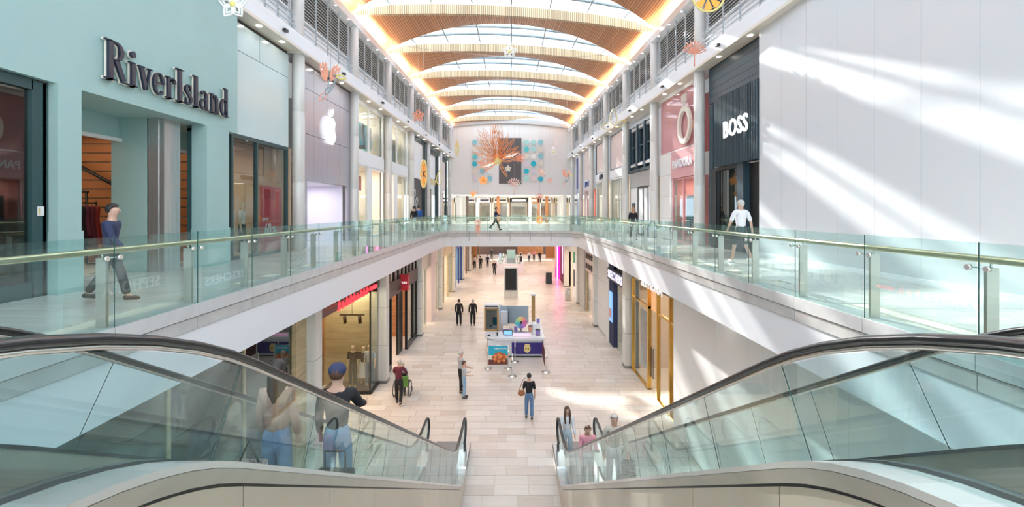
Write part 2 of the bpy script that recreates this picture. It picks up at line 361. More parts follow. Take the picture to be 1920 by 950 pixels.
for x, y in cand:
    if (x, y) in nu: continue
    b0 = len(ub.v); ub.v += [(a+x, c+y, d+FU) for a, c, d in tl.v]; ub.f += [[b0+i for i in f] for f in tl.f]; k = ub.mi('tileup'); ub.m += [k]*6; ub.sm += [False]*6
ub.build('tiling', upfloor, kind='stuff')
# --- fascia round the void: white band, stone band, stone cap
b = B(); ring(b, .02, .30, E-2.46, E-1.77, 'fascia'); ring(b, .30, .31, E-2.46, E-1.9, 'fascia'); f1 = struct(b, 'trim_1')
b = B(); ring(b, .05, .3, E-1.78, E-1.40, 'dark'); backing = struct(b, 'trim_2')
def seg(b, p0, p1, q0, q1, z0, z1, m): b.hexa([(*p0, z0), (*p1, z0), (*q1, z0), (*q0, z0), (*p0, z1), (*p1, z1), (*q1, z1), (*q0, z1)], m)
def resample(path, step, start):
    L = [0]
    for i in range(1, len(path)): L.append(L[-1]+math.dist(path[i-1], path[i]))
    out = []; d = start; i = 0
    while d < L[-1]:
        while L[i+1] < d: i += 1
        t = (d-L[i])/(L[i+1]-L[i]); out.append(((path[i][0]*(1-t)+path[i+1][0]*t), (path[i][1]*(1-t)+path[i+1][1]*t))); d += step
    return out
def offp(path, o):   # shift a resampled path away from the void
    res = []
    for i, p in enumerate(path):
        a = path[max(i-1, 0)]; c = path[min(i+1, len(path)-1)]; d = Vector((c[0]-a[0], c[1]-a[1])).normalized(); n = Vector((-d.y, d.x))
        res.append((p[0]+n.x*o, p[1]+n.y*o))
    return res
J = resample(voidpath(0), 1.43, .18)
def shr(a, c, g):
    d = Vector((c[0]-a[0], c[1]-a[1])); l = d.length; d = d/l*g; return (a[0]+d.x, a[1]+d.y), (c[0]-d.x, c[1]-d.y)
Jo = offp(J, .32)
for i in range(len(J)-1):
    a, c = shr(J[i], J[i+1], .006); ao, co = shr(Jo[i], Jo[i+1], .006)
    bb = B(); seg(bb, a, c, ao, co, E-1.76, E-1.585, 'ledge'); bb.build('stone_panel', backing)
    a2 = (a[0]-(ao[0]-a[0])*.06, a[1]-(ao[1]-a[1])*.06); c2 = (c[0]-(co[0]-c[0])*.06, c[1]-(co[1]-c[1])*.06)
    bb = B(); seg(bb, a2, c2, ao, co, E-1.57, E-1.385, 'cap'); bb.build('cap_stone', backing)
# --- soffit under the walkways, with the near slab edge
b = B()
for s in (-1, 1):
    xe = XL if s < 0 else XR
    b.box(s*(xe+.25), s*6.2, -2, YB, E-2.50, E-2.44, 'white')
b.box(-6.2, 6.2, YB+.2, 75, E-2.50, E-2.44, 'white')
b.box(-4.7, 4.7, .6, .9, E-2.4, FU, 'white')
struct(b, 'ceiling_1')
# --- right near white walls, panel by panel
wr = B(); wr.box(7.74, 8.3, -3, 14.1, FU, E+9.6, 'greywall'); wr = struct(wr, 'wall_right')
ys = [14.1, 12.95, 11.85, 10.72, 9.62, 8.52, 7.45, 6.4, 5.3, 4.2, 3.1, 2.0, .9, -.3, -1.5, -3]
for i in range(len(ys)-1):
    b = B(); b.box(7.7, 7.75, ys[i+1]+.004, ys[i]-.004, FU+.0, E+9.5, 'panelwhite'); b.build('panel', wr)
b = B(); b.box(7.66, 7.7, -3, 14.1, FU, FU+.12, 'white'); struct(b, 'baseboard_right')
wg = B(); wg.box(5.36, 6.2, -2, 14.9, 0, E-2.45, 'greywall'); wg = struct(wg, 'wall_right_lower')
for i in range(10):
    y1 = 14.9-i*1.55
    b = B(); b.box(5.32, 5.37, y1-1.545, y1-.004, .1, E-2.46, 'offwhite'); b.build('panel', wg)
# --- left lower wall near (behind the escalator)
# --- upper wall: bulkhead, louvres, rails, soffit strip, columns
LC = [12.4]+[16.2+5.2*k for k in range(7)]           # column centres, left
RC = [18.2, 23.35, 28.45, 33.5, 38.5, 43.4, 47.7]
for s, cols, nm in ((-1, LC, 'left'), (1, [12.6]+RC, 'right')):
    w_ = B(); wbox(w_, s, -3, 49.5, E+5.57, E+9.6, -.5, 0, 'white')
    wbox(w_, s, -3, 49.5, E+5.57, E+5.66, 0, .55, 'cream'); wbox(w_, s, -3, 49.5, E+5.66, E+6.05, .35, .55, 'fascia'); wbox(w_, s, -3, 49.5, E+6.05, E+6.12, 0, .55, 'white')
    wall = struct(w_, 'wall_'+nm+'_upper')
    b = B(); wbox(b, s, -3, 49.5, E+8.62, E+8.68, 0, .45, 'white'); wbox(b, s, -3, 49.5, E+8.68, E+8.95, .37, .45, 'white'); struct(b, 'trim_3' if s < 0 else 'trim_4')
    # cove lamp: a strip in the trough above the white band that washes the battens
    for k in range(5):
        y0 = 2+k*9.4
        b = B(); wbox(b, s, y0, y0+9.2, E+8.70, E+8.74, .10, .22, 'cove')
        o = b.build('cove_lamp'); tag(o, 'warm cove light strip along the %s roof edge, %s length from the camera' % (nm, ORD[k]), 'light', 'cove lights, %s side' % nm)
    for i in range(len(cols)-1):
        ya, yb = cols[i]+.3, cols[i+1]-.3
        if yb < 5: continue
        lt = thing('louvre_bank', 'grey louvre bank high on the %s wall, %s' % (nm, ['above the green shop sign' if s < 0 else 'above the black storefront nearest the camera', 'second bay from the camera', 'third bay from the camera', 'fourth bay from the camera', 'fifth bay from the camera', 'sixth bay from the camera', 'seventh bay at the far end', 'last bay by the end wall'][i]), 'louvre', (0, ya, E+7.05))
        b = B(); wbox(b, s, ya, yb, E+7.05, E+8.6, .01, .03, 'louvreback'); child(b, 'backing', lt)
        b = B()
        for z in (7.03, 8.58): wbox(b, s, ya, yb, E+z, E+z+.05, .03, .14, 'white')
        child(b, 'frame', lt)
        for k in range(12):
            z = E+7.12+k*.122; yA, yB = ya, yb
            X = lambda y, o: s*(UA-UT*y-o)
            b = B(); b.hexa([(X(yA, .15), yA, z), (X(yA, .05), yA, z+.07), (X(yB, .05), yB, z+.07), (X(yB, .15), yB, z), (X(yA, .15), yA, z+.018), (X(yA, .05), yA, z+.088), (X(yB, .05), yB, z+.088), (X(yB, .15), yB, z+.018)], 'louvre')
            child(b, 'slat', lt)
        rl = thing('maintenance_rail', 'thin grey three-bar rail in front of the louvres, %s wall, bay %s' % (nm, ['nearest the camera', 'second along', 'third along', 'fourth along', 'fifth along', 'sixth along', 'seventh along', 'last'][i]), 'rail', (0, ya, E+6.1))
        for k in range(1, 5):
            y = ya+(yb-ya)*k/4.4; b = B(); wbox(b, s, y-.02, y+.02, E+6.15, E+8.62, .22, .27, 'railgrey'); child(b, 'post', rl)
        for z in (6.45, 6.62, 6.85):
            b = B(); wbox(b, s, ya, yb, E+z, E+z+.03, .27, .30, 'railgrey'); child(b, 'rail', rl)
        for q in (.2, .5, .8):
            y = ya+(yb-ya)*q; x = s*(UA-UT*y-.47)
            sp = thing('spotlight', 'small white spotlight below the timber roof, %s side, %s bay, %s of three' % (nm, ORD[i], {.2: 'nearest', .5: 'middle', .8: 'farthest'}[q]), 'light', (x, y, E+8.62), 0, 'eaves spotlights, %s side' % nm)
            b = B(); b.lathe([(.03, .02), (.05, 0), (.06, -.1)], (0, 0, 0), 8, 'white'); b.build('housing', sp)
            b = B(); b.lathe([(.045, -.1), (.045, -.105)], (0, 0, 0), 8, 'lampw'); b.build('lens', sp)
        yc = (ya+yb)/2; x = s*(UA-UT*yc-.3)
        for q in (.3, .7):
            y = ya+(yb-ya)*q; x = s*(UA-UT*y-.35); b = B(); b.lathe([(.08, 0), (.08, -.012)], (x, y, E+5.57), 10, 'lampw')
            o = b.build('downlight'); tag(o, 'round downlight under the white bulkhead, %s side, %s bay, %s one' % (nm, ORD[i], 'nearer' if q < .5 else 'farther'), 'light', 'bulkhead downlights, %s side' % nm)
        y = ya+(yb-ya)*.62; x = s*(UA-UT*y-.60); b = B(); b.box(x-.06, x+.06, y-.09, y+.09, E+5.80, E+5.88, 'black'); b.tube([(x, y, E+5.8), (x+s*.07, y, E+5.9)], .03, 6, 'black')
        o = b.build('camera_housing'); tag(o, 'small black security camera on the white bulkhead, %s wall, bay %s' % (nm, ['nearest', 'second', 'third', 'fourth', 'fifth', 'sixth', 'seventh', 'last'][i]), 'camera')
    for i, y in enumerate(cols):
        if nm == 'left' and i == 0: continue
        if nm == 'right' and i == 0: continue
        cc = thing('wall_column', 'tall %s column on the %s wall, %s' % ('grey steel and white', nm, ['', 'nearest of its row', 'second of its row', 'third of its row', 'fourth of its row', 'fifth of its row', 'sixth of its row', 'last before the end wall'][i]), 'column', (s*(UA-UT*y-.25), y, FU))
        h1 = E+5.55-FU; b = B(); b.lathe([(.21, 0), (.21, 2.4), (.205, 2.41), (.21, 2.42), (.21, 4.9), (.205, 4.91), (.21, 4.92), (.21, h1)], (0, 0, 0), 16, 'column'); b.build('shaft', cc)
        b = B(); b.box(-.27*1, .27, -.25, .25, h1, h1+.55, 'colwhite'); b.lathe([(.20, h1+.55), (.20, E+9.2-FU)], (0, 0, 0), 16, 'colwhite'); b.build('upper_shaft', cc)
# --- roof: ribs with a batten face, brown batten soffits, glass rooflights
RY = [(21.6+5.22*k, 23.75+5.2*k) for k in range(-5, 6)]
def roofX(y): return UA-UT*y+.15
def rp(k, t):
    yl, yr = RY[k]; y = yl*(1-t)/2+yr*(1+t)/2; return t*roofX(y), y
NT = 24; TS = [-1+2*i/NT for i in range(NT+1)]
def zb(t): return E+9.28+.46*(1-t*t)
def ztop(t): return zb(t)+.46*(1-t**8)+.02
ceil = B(); ceil = struct(ceil, 'ceiling') if False else None
for k in range(len(RY)):
    rb_ = thing('roof_rib', 'curved pale timber rib across roof, %s' % ['out of view behind', 'behind the camera', 'above the camera', 'just above the picture', 'nearest in view at the top of the picture', 'first full arch from the camera', 'second arch from the camera', 'third arch from the camera', 'fourth arch from the camera', 'fifth arch from the camera', 'last arch by the end wall'][k] if True else '', 'roof rib', (0, RY[k][0], E+9))
    rows = [[], [], [], [], []]
    for t in TS:
        x, y = rp(k, t)
        rows[0].append((x, y, zb(t))); rows[1].append((x, y, ztop(t))); rows[2].append((x, y+.22, ztop(t))); rows[3].append((x, y+.22, zb(t))); rows[4].append((x, y, zb(t)))
    b = B(); b.grid(rows, 'band', False); child(b, 'batten_band', rb_)
    if k == len(RY)-1:
        # closing soffit to the end wall
        b = B(); b.grid([[(*rp(k, t), zb(t)) for t in TS], [(rp(k, t)[0], rp(k, t)[1]+1.4, zb(t)-.1) for t in TS]], 'soffit', False); child(b, 'soffit', rb_); continue
    def cpt(t):
        x, y = rp(k, t); x2, y2 = rp(k+1, t); D = min(1, (2.0+3.22*t*t)/5.22); return x*(1-D)+x2*D, y*(1-D)+y2*D+.02, E+9.33+.82*(1-t*t)
    low = [(rp(k, t)[0], rp(k, t)[1]+.22, zb(t)) for t in TS]; hi = [cpt(t) for t in TS]
    mid = [tuple((a*(1-.5)+c*.5)+(-.03 if j == 2 else 0) for j, (a, c) in enumerate(zip(p, q))) for p, q in zip(low, hi)]
    b = B(); b.grid([low, mid, hi], 'soffit', True)
    top = [(x, y, z+.16) for x, y, z in hi]; b.grid([hi, top], 'band', False)
    b.grid([[(x, y, z+.2) for x, y, z in low], top], 'white', False); child(b, 'soffit', rb_)
    # rooflight
    sk = thing('rooflight', 'lens-shaped glass rooflight between timber ribs, %s' % ['out of view', 'behind the camera', 'above the camera', 'just above the picture', 'cut by the top of the picture', 'nearest whole one', 'second whole one', 'third whole one', 'fourth whole one', 'farthest one'][k], 'rooflight', (0, RY[k][0]+3, E+10))
    far = [(rp(k+1, t)[0], rp(k+1, t)[1]+.1, ztop(t)+.10) for t in TS]; nr = [(x, y, z+.14) for x, y, z in hi]
    b = B(); b.grid([nr, far], 'gsky', True); child(b, 'pane', sk)
    for t in (-.75, -.5, -.25, 0, .25, .5, .75):
        i = round((t+1)*NT/2); p, q = Vector(nr[i]), Vector(far[i]); b = B(); b.hexa([p+Vector(d) for d in ((-.035, 0, -.05), (.035, 0, -.05))]+[q+Vector(d) for d in ((.035, 0, -.05), (-.035, 0, -.05))]+[p+Vector(d) for d in ((-.035, 0, .05), (.035, 0, .05))]+[q+Vector(d) for d in ((.035, 0, .05), (-.035, 0, .05))], 'beam'); child(b, 'glazing_bar', sk)
    for fr in (.36, .70):
        pts = []
        for i, t in enumerate(TS):
            base = cpt(0); x, y = rp(k, t); x2, y2 = rp(k+1, t); D0 = 2.0/5.22; D = D0+(1-D0)*fr
            if D > (2.0+3.22*t*t)/5.22: pts.append((x*(1-D)+x2*D, y*(1-D)+y2*D, E+10.45+.0*t-.75*t*t))
        b = B(); b.tube(pts, .085, 6, 'beam'); child(b, 'purlin', sk)
# gable end of roof side closure above walls so the sun enters only by the rooflights
b = B(); b.box(-13, -roofX(0)+.2, -4, 52, E+9.6, E+9.7, 'white'); b.box(roofX(0)-.2, 13, -4, 52, E+9.6, E+9.7, 'white'); struct(b, 'ceiling_2')
b = B(); b.box(-13, 13, -9.3, -9, -.3, E+3.5, 'offwhite'); struct(b, 'wall_back')  # unseen, added behind the camera to hold back light; left open above
b = B(); b.box(-13, -12.7, -9, 50, -.3, E+9.7, 'offwhite'); struct(b, 'wall_left_outer')
b = B(); b.box(12.7, 13, -9, 50, -.3, E+9.7, 'offwhite'); struct(b, 'wall_right_outer')
# --- end wall with arch trim
YE0, YE1 = 48.4, 49.6
def ye(x): return YE0+(YE1-YE0)*(x+6.8)/13.6
b = B(); xs = [-6.8+13.6*i/24 for i in range(25)]; zt = lambda x: E+8.85+.55*(1-(x/6.8)**2)
b.grid([[(x, ye(x), E+1.72) for x in xs], [(x, ye(x), zt(x)+.7) for x in xs], [(x, ye(x)+.4, zt(x)+.7) for x in xs], [(x, ye(x)+.4, E+1.72) for x in xs], [(x, ye(x), E+1.72) for x in xs]], 'offwhite', False)
struct(b, 'wall_end')
b = B(); b.grid([[(x, ye(x)-.02, zt(x)-.05) for x in xs], [(x, ye(x)-.25, zt(x)-.0) for x in xs], [(x, ye(x)-.25, zt(x)+.45) for x in xs], [(x, ye(x)-.02, zt(x)+.9) for x in xs]], 'greywall', False); struct(b, 'trim_5')
b = B(); b.box(-13, 13, 50.1, 75, E+1.72, E+1.85, 'white')
for s in (-1, 1): b.box(s*6.6, s*13, 49.5, 50.2, E+1.72, E+9.6, 'white')
struct(b, 'ceiling_3')
# ============================================================ BALUSTRADES
def balustrade(name, label, pts, ends=True, rail_m='brass'):
    """pts: joint points along the run; out(i) unit vector away from the void"""
    c0 = pts[0]; t = thing(name, label, 'balustrade', (c0[0], c0[1], E-1.385)); z0, z1 = E-1.40, E-.31
    n = len(pts); rail = []
    for i in range(n-1):
        a, c = shr(pts[i], pts[i+1], .008); d = Vector((c[0]-a[0], c[1]-a[1])).normalized(); nn = Vector((-d.y, d.x))
        b = B(); q = .008; seg(b, a, c, (c[0]+nn.x*q, c[1]+nn.y*q) and (a[0]+nn.x*q, a[1]+nn.y*q), (c[0]+nn.x*q, c[1]+nn.y*q), z0, z1, 'gpane')
        # green polished edge on the near side of each pane
        e = .010; b.hexa([(a[0]-d.x*.0, a[1], z0), (a[0]+d.x*.006, a[1]+d.y*.006, z0), (a[0]+d.x*.006+nn.x*e, a[1]+d.y*.006+nn.y*e, z0), (a[0]+nn.x*e, a[1]+nn.y*e, z0), (a[0], a[1], z1+.001), (a[0]+d.x*.006, a[1]+d.y*.006, z1+.001), (a[0]+d.x*.006+nn.x*e, a[1]+d.y*.006+nn.y*e, z1+.001), (a[0]+nn.x*e, a[1]+nn.y*e, z1+.001)], 'gedge')
        pane = child(b, 'glass_pane', t)
    po = []
    for i, p in enumerate(pts):
        if not ends and i in (0, n-1): rail.append(offp(pts, .14)[i]+(E-.48,)); continue
        a = pts[max(i-1, 0)]; c = pts[min(i+1, n-1)]; d = Vector((c[0]-a[0], c[1]-a[1])).normalized(); nn = Vector((-d.y, d.x))
        def q(u, v): return (p[0]+nn.x*u+d.x*v, p[1]+nn.y*u+d.y*v)
        b = B(); seg(b, q(.08, -.018), q(.08, .018), q(.20, -.018), q(.20, .018), z0-.01, E-.56, 'steel'); post = child(b, 'post', t)
        b = B()
        for v in (-.09, .09):
            x, y = q(-.012, v); x2, y2 = q(.02, v); b.tube([(x, y, E-.56), (x2, y2, E-.56)], .030, 10, 'steelpol'); x3, y3 = q(.08, 0); b.tube([(x2, y2, E-.56), (x3, y3, E-.56)], .008, 5, 'steelpol')
        child(b, 'clamp', post)
        x, y = q(.14, 0); rail.append((x, y, E-.48)); b = B(); b.tube([(x, y, E-.57), (x, y, E-.5)], .012, 6, 'steelpol'); child(b, 'rail_bracket', post)
    b = B(); b.tube(rail, .038, 10, rail_m); child(b, 'handrail', t)
    return t
nl = next(i for i, p in enumerate(J) if p[1] > 30.6); nr_ = max(i for i, p in enumerate(J) if p[1] > 30.6)
balustrade('glass_balustrade', 'long glass balustrade with a brass coloured handrail along the left walkway', J[:nl+1])
balustrade('glass_balustrade', 'glass balustrade across the far bridge facing the camera', J[nl:nr_+1], False)
balustrade('glass_balustrade', 'long glass balustrade with a brass coloured handrail along the sunlit right walkway', J[nr_:])
# five thin steel fins under the far balustrade
for x in (-2.95, -1.5, -.1, 1.3, 2.75):
    b = B(); b.box(x-.015, x+.015, YB-.05, YB-.02, E-2.1, E-1.4, 'steeldark'); o = b.build('fin'); tag(o, 'thin dark steel fin hanging on the white front of the far bridge', 'fin', 'fins on the far bridge')
# ============================================================ ESCALATORS
TA = .59
def fillet(P, r):
    out = [P[0]]
    for i in range(1, len(P)-1):
        p = Vector(P[i]); a = (Vector(P[i-1])-p); c = (Vector(P[i+1])-p); la = min(r, a.length*.49); lc = min(r, c.length*.49)
        A = p+a.normalized()*la; C = p+c.normalized()*lc
        for k in range(9):
            t = k/8; out.append(tuple(A*(1-t)**2+p*2*t*(1-t)+C*t*t))
    out.append(P[-1]); return out
def esc(s, label):
    t = thing('escalator', label, 'escalator', (s*1.9, 0, 0))
    def lines(d0, g0, yend):
        """handrail centre line and glass foot line as (y, z) lists"""
        hd = .295; yb = (hd-d0)/TA; zr = 1.28; yl = ((E-zr)-d0)/TA
        railp = fillet([(-.9, E-hd), (yb, E-hd), (yl, zr), (yend-.35, zr)], 1.0)
        gd = .775; ys = (gd-g0)/.618; zl = .32; ye_ = (E-zl-g0)/.618
        foot = fillet([(-.9, E-gd), (ys, E-gd), (ye_, zl), (yend+.1, zl)], .7)
        return railp, foot
    def zat(path, y):
        for i in range(len(path)-1):
            if path[i][0] <= y <= path[i+1][0]:
                q = (y-path[i][0])/max(1e-6, path[i+1][0]-path[i][0]); return path[i][1]*(1-q)+path[i+1][1]*q
        return path[-1][1] if y > path[-1][0] else path[0][1]
    for X, d0, g0, inner in ((1.36, -.61, -.122, True), (2.45, -.75, -.20, False)):
        yend = 13.45; railp, foot = lines(d0, g0, yend)
        side = 'side facing the void centre' if inner else 'side by the walkway'
        pr = [(s*X, y, z) for y, z in railp]; r = .34; yc = yend-r
        for k in range(0, 13):
            a = PI/2-k*PI/12*1.05; pr.append((s*X, yc+r*math.cos(a), railp[-1][1]-r+r*math.sin(a)))
        pr.append((s*X, yc+.12, .50)); pr.append((s*X, yc-.05, .38))
        b = B(); b.tube(pr, .045, 12, 'rubber', up=(1, 0, 0), flat=(.40, .85)); h = child(b, 'handrail', t)
        b = B(); b.tube([(x, y, z-.026) for x, y, z in pr[:-14]], .012, 6, 'steelpol', up=(1, 0, 0)); child(b, 'handrail_guide', t)
        # glass panels, joints square to the slope
        def joint(yr):   # from handrail point at y, foot point further down-slope towards the viewer
            zr_ = zat(railp, yr); incl = 1 if 1.9 < yr < 10.9 else 0
            if not incl: return (yr, zr_-.04), (yr, zat(foot, yr))
            y = yr; z = zr_
            for _ in range(200):
                y -= .01*TA/1.161; z -= .01/1.161
                if z <= zat(foot, y): break
            return (yr, zr_-.04), (y, z)
        jl = ([-.85, .3, 2.28]+[3.2+.92*k for k in range(9)] if inner else [-.85, .95]+[1.87+.92*k for k in range(10)])+[11.5, 12.3, 13.1]
        for k in range(len(jl)-1):
            tops = []; bots = []
            for q in range(7):
                yr = jl[k]+(jl[k+1]-jl[k])*q/6; a, c = joint(yr)
                if q == 0 or q == 6:
                    aa, cc = a, c; g = .006 if q == 0 else -.006; a = (aa[0]+g, aa[1]); c = (cc[0]+g, cc[1])
                tops.append(a); bots.append(c)
            for e in (1, 2, 3, 4, 5): bots[e] = (bots[0][0]+(bots[6][0]-bots[0][0])*e/6, zat(foot, bots[0][0]+(bots[6][0]-bots[0][0])*e/6)) 
            b = B(); b.grid([[(s*X+o, y, z) for y, z in row] for o, row in ((-.005, tops), (-.005, bots), (.005, bots), (.005, tops))], 'gesc', False)
            child(b, 'glass_pane', t)
            if 0 < k:
                a, c = tops[0], bots[0]; b = B(); b.tube([(s*X, a[0]-.006, a[1]), (s*X, c[0]-.006, c[1])], .0028, 4, 'gedge'); child(b, 'joint_strip', t)
        # newel glass
        pts = [(y, z) for x, y, z in pr[-16:] if z > .3]; cen = [(s*X-.005, 13.1, .36)]
        a_ = [(s*X-.005, y-.0, z-.02) for y, z in pts]+[(s*X-.005, 13.1, .36)]; b = B(); b.prism(a_, [(x+.01, y, z) for x, y, z in a_], 'gesc'); child(b, 'newel_glass', t)
        # deck: polished cap, side lip, seam, cladding
        xi, xo = (X-.13, X+.05) if inner else (X-.05, X+.13)
        P_ = foot+[(yend+.25, .30)]
        def strip(x0, x1, dz0, dz1, m, path=P_):
            b = B(); rows = []
            for y, z in path: rows.append([(s*x0, y, z+dz0), (s*x1, y, z+dz0), (s*x1, y, z+dz1), (s*x0, y, z+dz1)])
            b.grid(rows, m, False, True); k = b.mi(m); b.f.append([0, 1, 2, 3]); b.m.append(k); b.sm.append(False); n = len(b.v); b.f.append([n-4, n-3, n-2, n-1]); b.m.append(k); b.sm.append(False); return b
        child(strip(xi, xo, -.02, .012, 'deck'), 'deck', t, 'polished steel deck under the glass, '+side)
        edge = xi if inner else xo; e2 = edge+.012 if inner else edge-.012
        child(strip(edge, e2+(.01 if inner else -.01), -.085, -.018, 'steel'), 'deck_lip', t)
        child(strip(edge+(.02 if inner else -.02), edge+(.05 if inner else -.05), -.105, -.08, 'dark'), 'seam', t)
        cl = edge+(.012 if inner else -.012)
        yy = [-.9, .4, 1.25, 2.1, 3.1, 4.1, 5.6, 7.1, 8.6, 10.1, 11.6, 13.3]
        for k in range(len(yy)-1):
            n_ = 6; a, c = yy[k]+.002, yy[k+1]-.002; rows = []
            for q in range(n_+1):
                y = a+(c-a)*q/n_; z = zat(P_, y)-.10; zb_ = max(.0, min(E-1.42, z-.15)-1.0) if y < 1.6 else max(0, z-1.15)
                rows.append([(s*cl, y, z), (s*cl, y, zb_), (s*(cl+(.02 if inner else -.02)), y, zb_), (s*(cl+(.02 if inner else -.02)), y, z)])
            b = B(); b.grid(rows, 'clad', False, True); child(b, 'cladding_panel', t)
        # skirt inside
        sx = X+.10 if inner else X-.10
        b = B(); b.grid([[(s*sx, y, z) for y, z in P_], [(s*sx, y, z-.62) for y, z in P_]], 'steel', False); child(b, 'skirt_panel', t)
        child(strip(sx-.02 if inner else sx-.02, sx+.02, .0, .02, 'dark'), 'brush_guard', t)
        # newel box at the foot
        b = B(); bx0, bx1 = (X-.13, X+.13)
        b.prism([(s*bx0, y, z) for y, z in ((12.3, 0), (12.3, .36), (13.0, .46), (13.45, .44), (13.75, .12), (13.78, 0))], [(s*bx1, y, z) for y, z in ((12.3, 0), (12.3, .36), (13.0, .46), (13.45, .44), (13.75, .12), (13.78, 0))], 'steelpol'); child(b, 'newel_base', t)
    # soffit of the truss and steps
    rail, foot = lines(-.61, -.122, 13.45)
    b = B(); b.grid([[(s*x, y, max(0.01, zat(foot, y)-1.2)) for x in (1.26, 2.55)] for y in [i*.5 for i in range(-1, 27)]], 'white', False); child(b, 'truss_soffit', t)
    run, rise = .34, .34*TA; y0 = 1.95; z0 = FU-.0
    k = 0; y = y0
    b = B(); b.box(s*1.46, s*2.35, -.9, y0, FU-.05, FU, 'steeldark'); child(b, 'landing_plate', t)
    b = B(); b.box(s*1.46, s*2.35, 11.75, 14.3, .0, .03, 'steeldark'); child(b, 'landing_plate', t)
    st = B(); st.hexa([(-.445, 0, -.2), (.445, 0, -.2), (.445, run, -.2), (-.445, run, -.2), (-.445, 0, 0), (.445, 0, 0), (.445, run, 0), (-.445, run, 0)], 'steeldark')
    for q in range(16): st.box(-.43+q*.0555, -.41+q*.0555, .0, run, 0, .012, 'steel')
    st.box(-.445, .445, run-.03, run-.005, .0, .014, 'goldpaint')
    first = None; n = int((FU-.03)/rise)
    for i in range(n):
        z = FU-(i+1)*rise; y = y0+i*run
        if z < .03: break
        if first is None: o = first = st.build('step', t)
        else: o = first.copy(); COL.objects.link(o); o.parent = t
        o.location = (s*1.905-s*1.9, y, z)
    # skirt lights near the top
    for yy_ in (1.6, 2.3):
        b = B(); zq = zat(foot, yy_)-.28; xx = s*(2.45-.11); b.disc((xx-s*.005, yy_, zq), (0, 1, 0), (0, 0, 1), .03, .01, 8, 'lampw'); child(b, 'skirt_light', t)
    return t
esc(-1, 'left escalator with black handrails and glass sides, going down from the camera')
esc(1, 'right escalator with black handrails and glass sides, people riding up it')
# ============================================================ SHOPS
def room(s, ya, yb, z0, z1, depth, wallm, lampm='softlight', A=UA, T=UT, back=None, power=0, colr=(1, .85, .68), o=-.15):
    """a shop interior behind the shop line, with a lit ceiling panel"""
    X = lambda y, q: s*(A-T*y-q)
    b = B(); a1, c1 = o, o-depth
    p = [(X(ya, a1), ya), (X(ya, c1), ya), (X(yb, c1), yb), (X(yb, a1), yb)]
    b.quad([(*p[0], z0), (*p[1], z0), (*p[1], z1), (*p[0], z1)], wallm); b.quad([(*p[1], z0), (*p[2], z0), (*p[2], z1), (*p[1], z1)], back or wallm)
    b.quad([(*p[2], z0), (*p[3], z0), (*p[3], z1), (*p[2], z1)], wallm); b.quad([(*q, z1) for q in p], wallm); b.quad([(*q, z0+.012) for q in p], 'tileup' if z0 > 3 else 'tile')
    struct(b, 'shop_interior')
    n = max(1, int((yb-ya)/1.7)); w_ = B()
    for i in range(n):
        for q in (.35, .75):
            y = ya+(yb-ya)*(i+.5)/n; x = X(y, o-depth*q); w_.box(x-.14, x+.14, y-.14, y+.14, z1-.03, z1-.01, lampm)
    lt = w_.build('ceiling_lights'); tag(lt, LAB(s, ya, yb, z0)+(' upstairs' if z0 > FU+1 else '')+' ceiling light panels inside', 'light')
    if power:
        ld = bpy.data.lights.new('area_light', 'AREA'); ld.energy = power; ld.color = colr; ld.shape = 'RECTANGLE'; ld.size = max(.5, depth*.6); ld.size_y = (yb-ya)*.7
        lo = bpy.data.objects.new('area_light', ld); COL.objects.link(lo); ym = (ya+yb)/2; lo.location = (X(ym, o-depth/2), ym, z1-.06)
def LAB0(s, ya, yb, z0):
    return 'small square %s-side %s shop' % ('left' if s < 0 else 'right', 'upper' if z0 > 3 else 'lower')+' %s m from camera' % int(round((ya+yb)/2))
def LAB(s, ya, yb, z0):
    return '%s %s shop number %s along,' % ('left' if s < 0 else 'right', 'upper' if z0 > 3 else 'lower', ['one', 'two', 'three', 'four', 'five', 'six', 'seven', 'eight', 'nine', 'ten', 'eleven', 'twelve', 'thirteen', 'fourteen', 'fifteen', 'sixteen', 'seventeen'][min(16, int(((ya+yb)/2-2)/3.9))])
class Shop:
    def __init__(s, side, name, label, y, z=FU, A=UA, T=UT, cat='storefront'):
        s.s = side; s.A = A; s.T = T; s.t = thing(name, label, cat, (side*(A-T*y), y, z))
    def y(s, px, o=0): return YW(px, o, s.A, s.T)
    def el(s, name, px0, px1, z0, z1, o0, o1, m, label=None):
        b = B(); wbox(b, s.s, s.y(px0), s.y(px1), E+z0, E+z1, o0, o1, m, s.A, s.T); return child(b, name, s.t, label)
    def ey(s, name, y0, y1, z0, z1, o0, o1, m, label=None):
        b = B(); wbox(b, s.s, y0, y1, E+z0, E+z1, o0, o1, m, s.A, s.T); return child(b, name, s.t, label)
    def frame(s, px0, px1, z0, z1, m, w=.06, o0=-.05, o1=.06, mull=(), trans=()):
        y0, y1 = sorted((s.y(px0), s.y(px1))); b = B()
        f = lambda a, c, d, e: wbox(b, s.s, a, c, E+d, E+e, o0, o1, m, s.A, s.T)
        f(y0, y0+w, z0, z1); f(y1-w, y1, z0, z1); f(y0+w, y1-w, z1-w, z1); f(y0+w, y1-w, z0, z0+w)
        for p in mull: q = s.y(p); f(q-w*.4, q+w*.4, z0+w, z1-w)
        for p in trans: f(y0+w, y1-w, p-w*.4, p+w*.4)
        return child(b, 'frame', s.t)
    def glass(s, px0, px1, z0, z1, m='gshop', o=0, mull=()):
        P = sorted([px0, px1]+list(mull))
        for a, c in zip(P[:-1], P[1:]): s.el('glass_pane', a, c, z0, z1, o, o+.012, m)
F_ = FU-E    # floor, relative to the eye (-1.4)
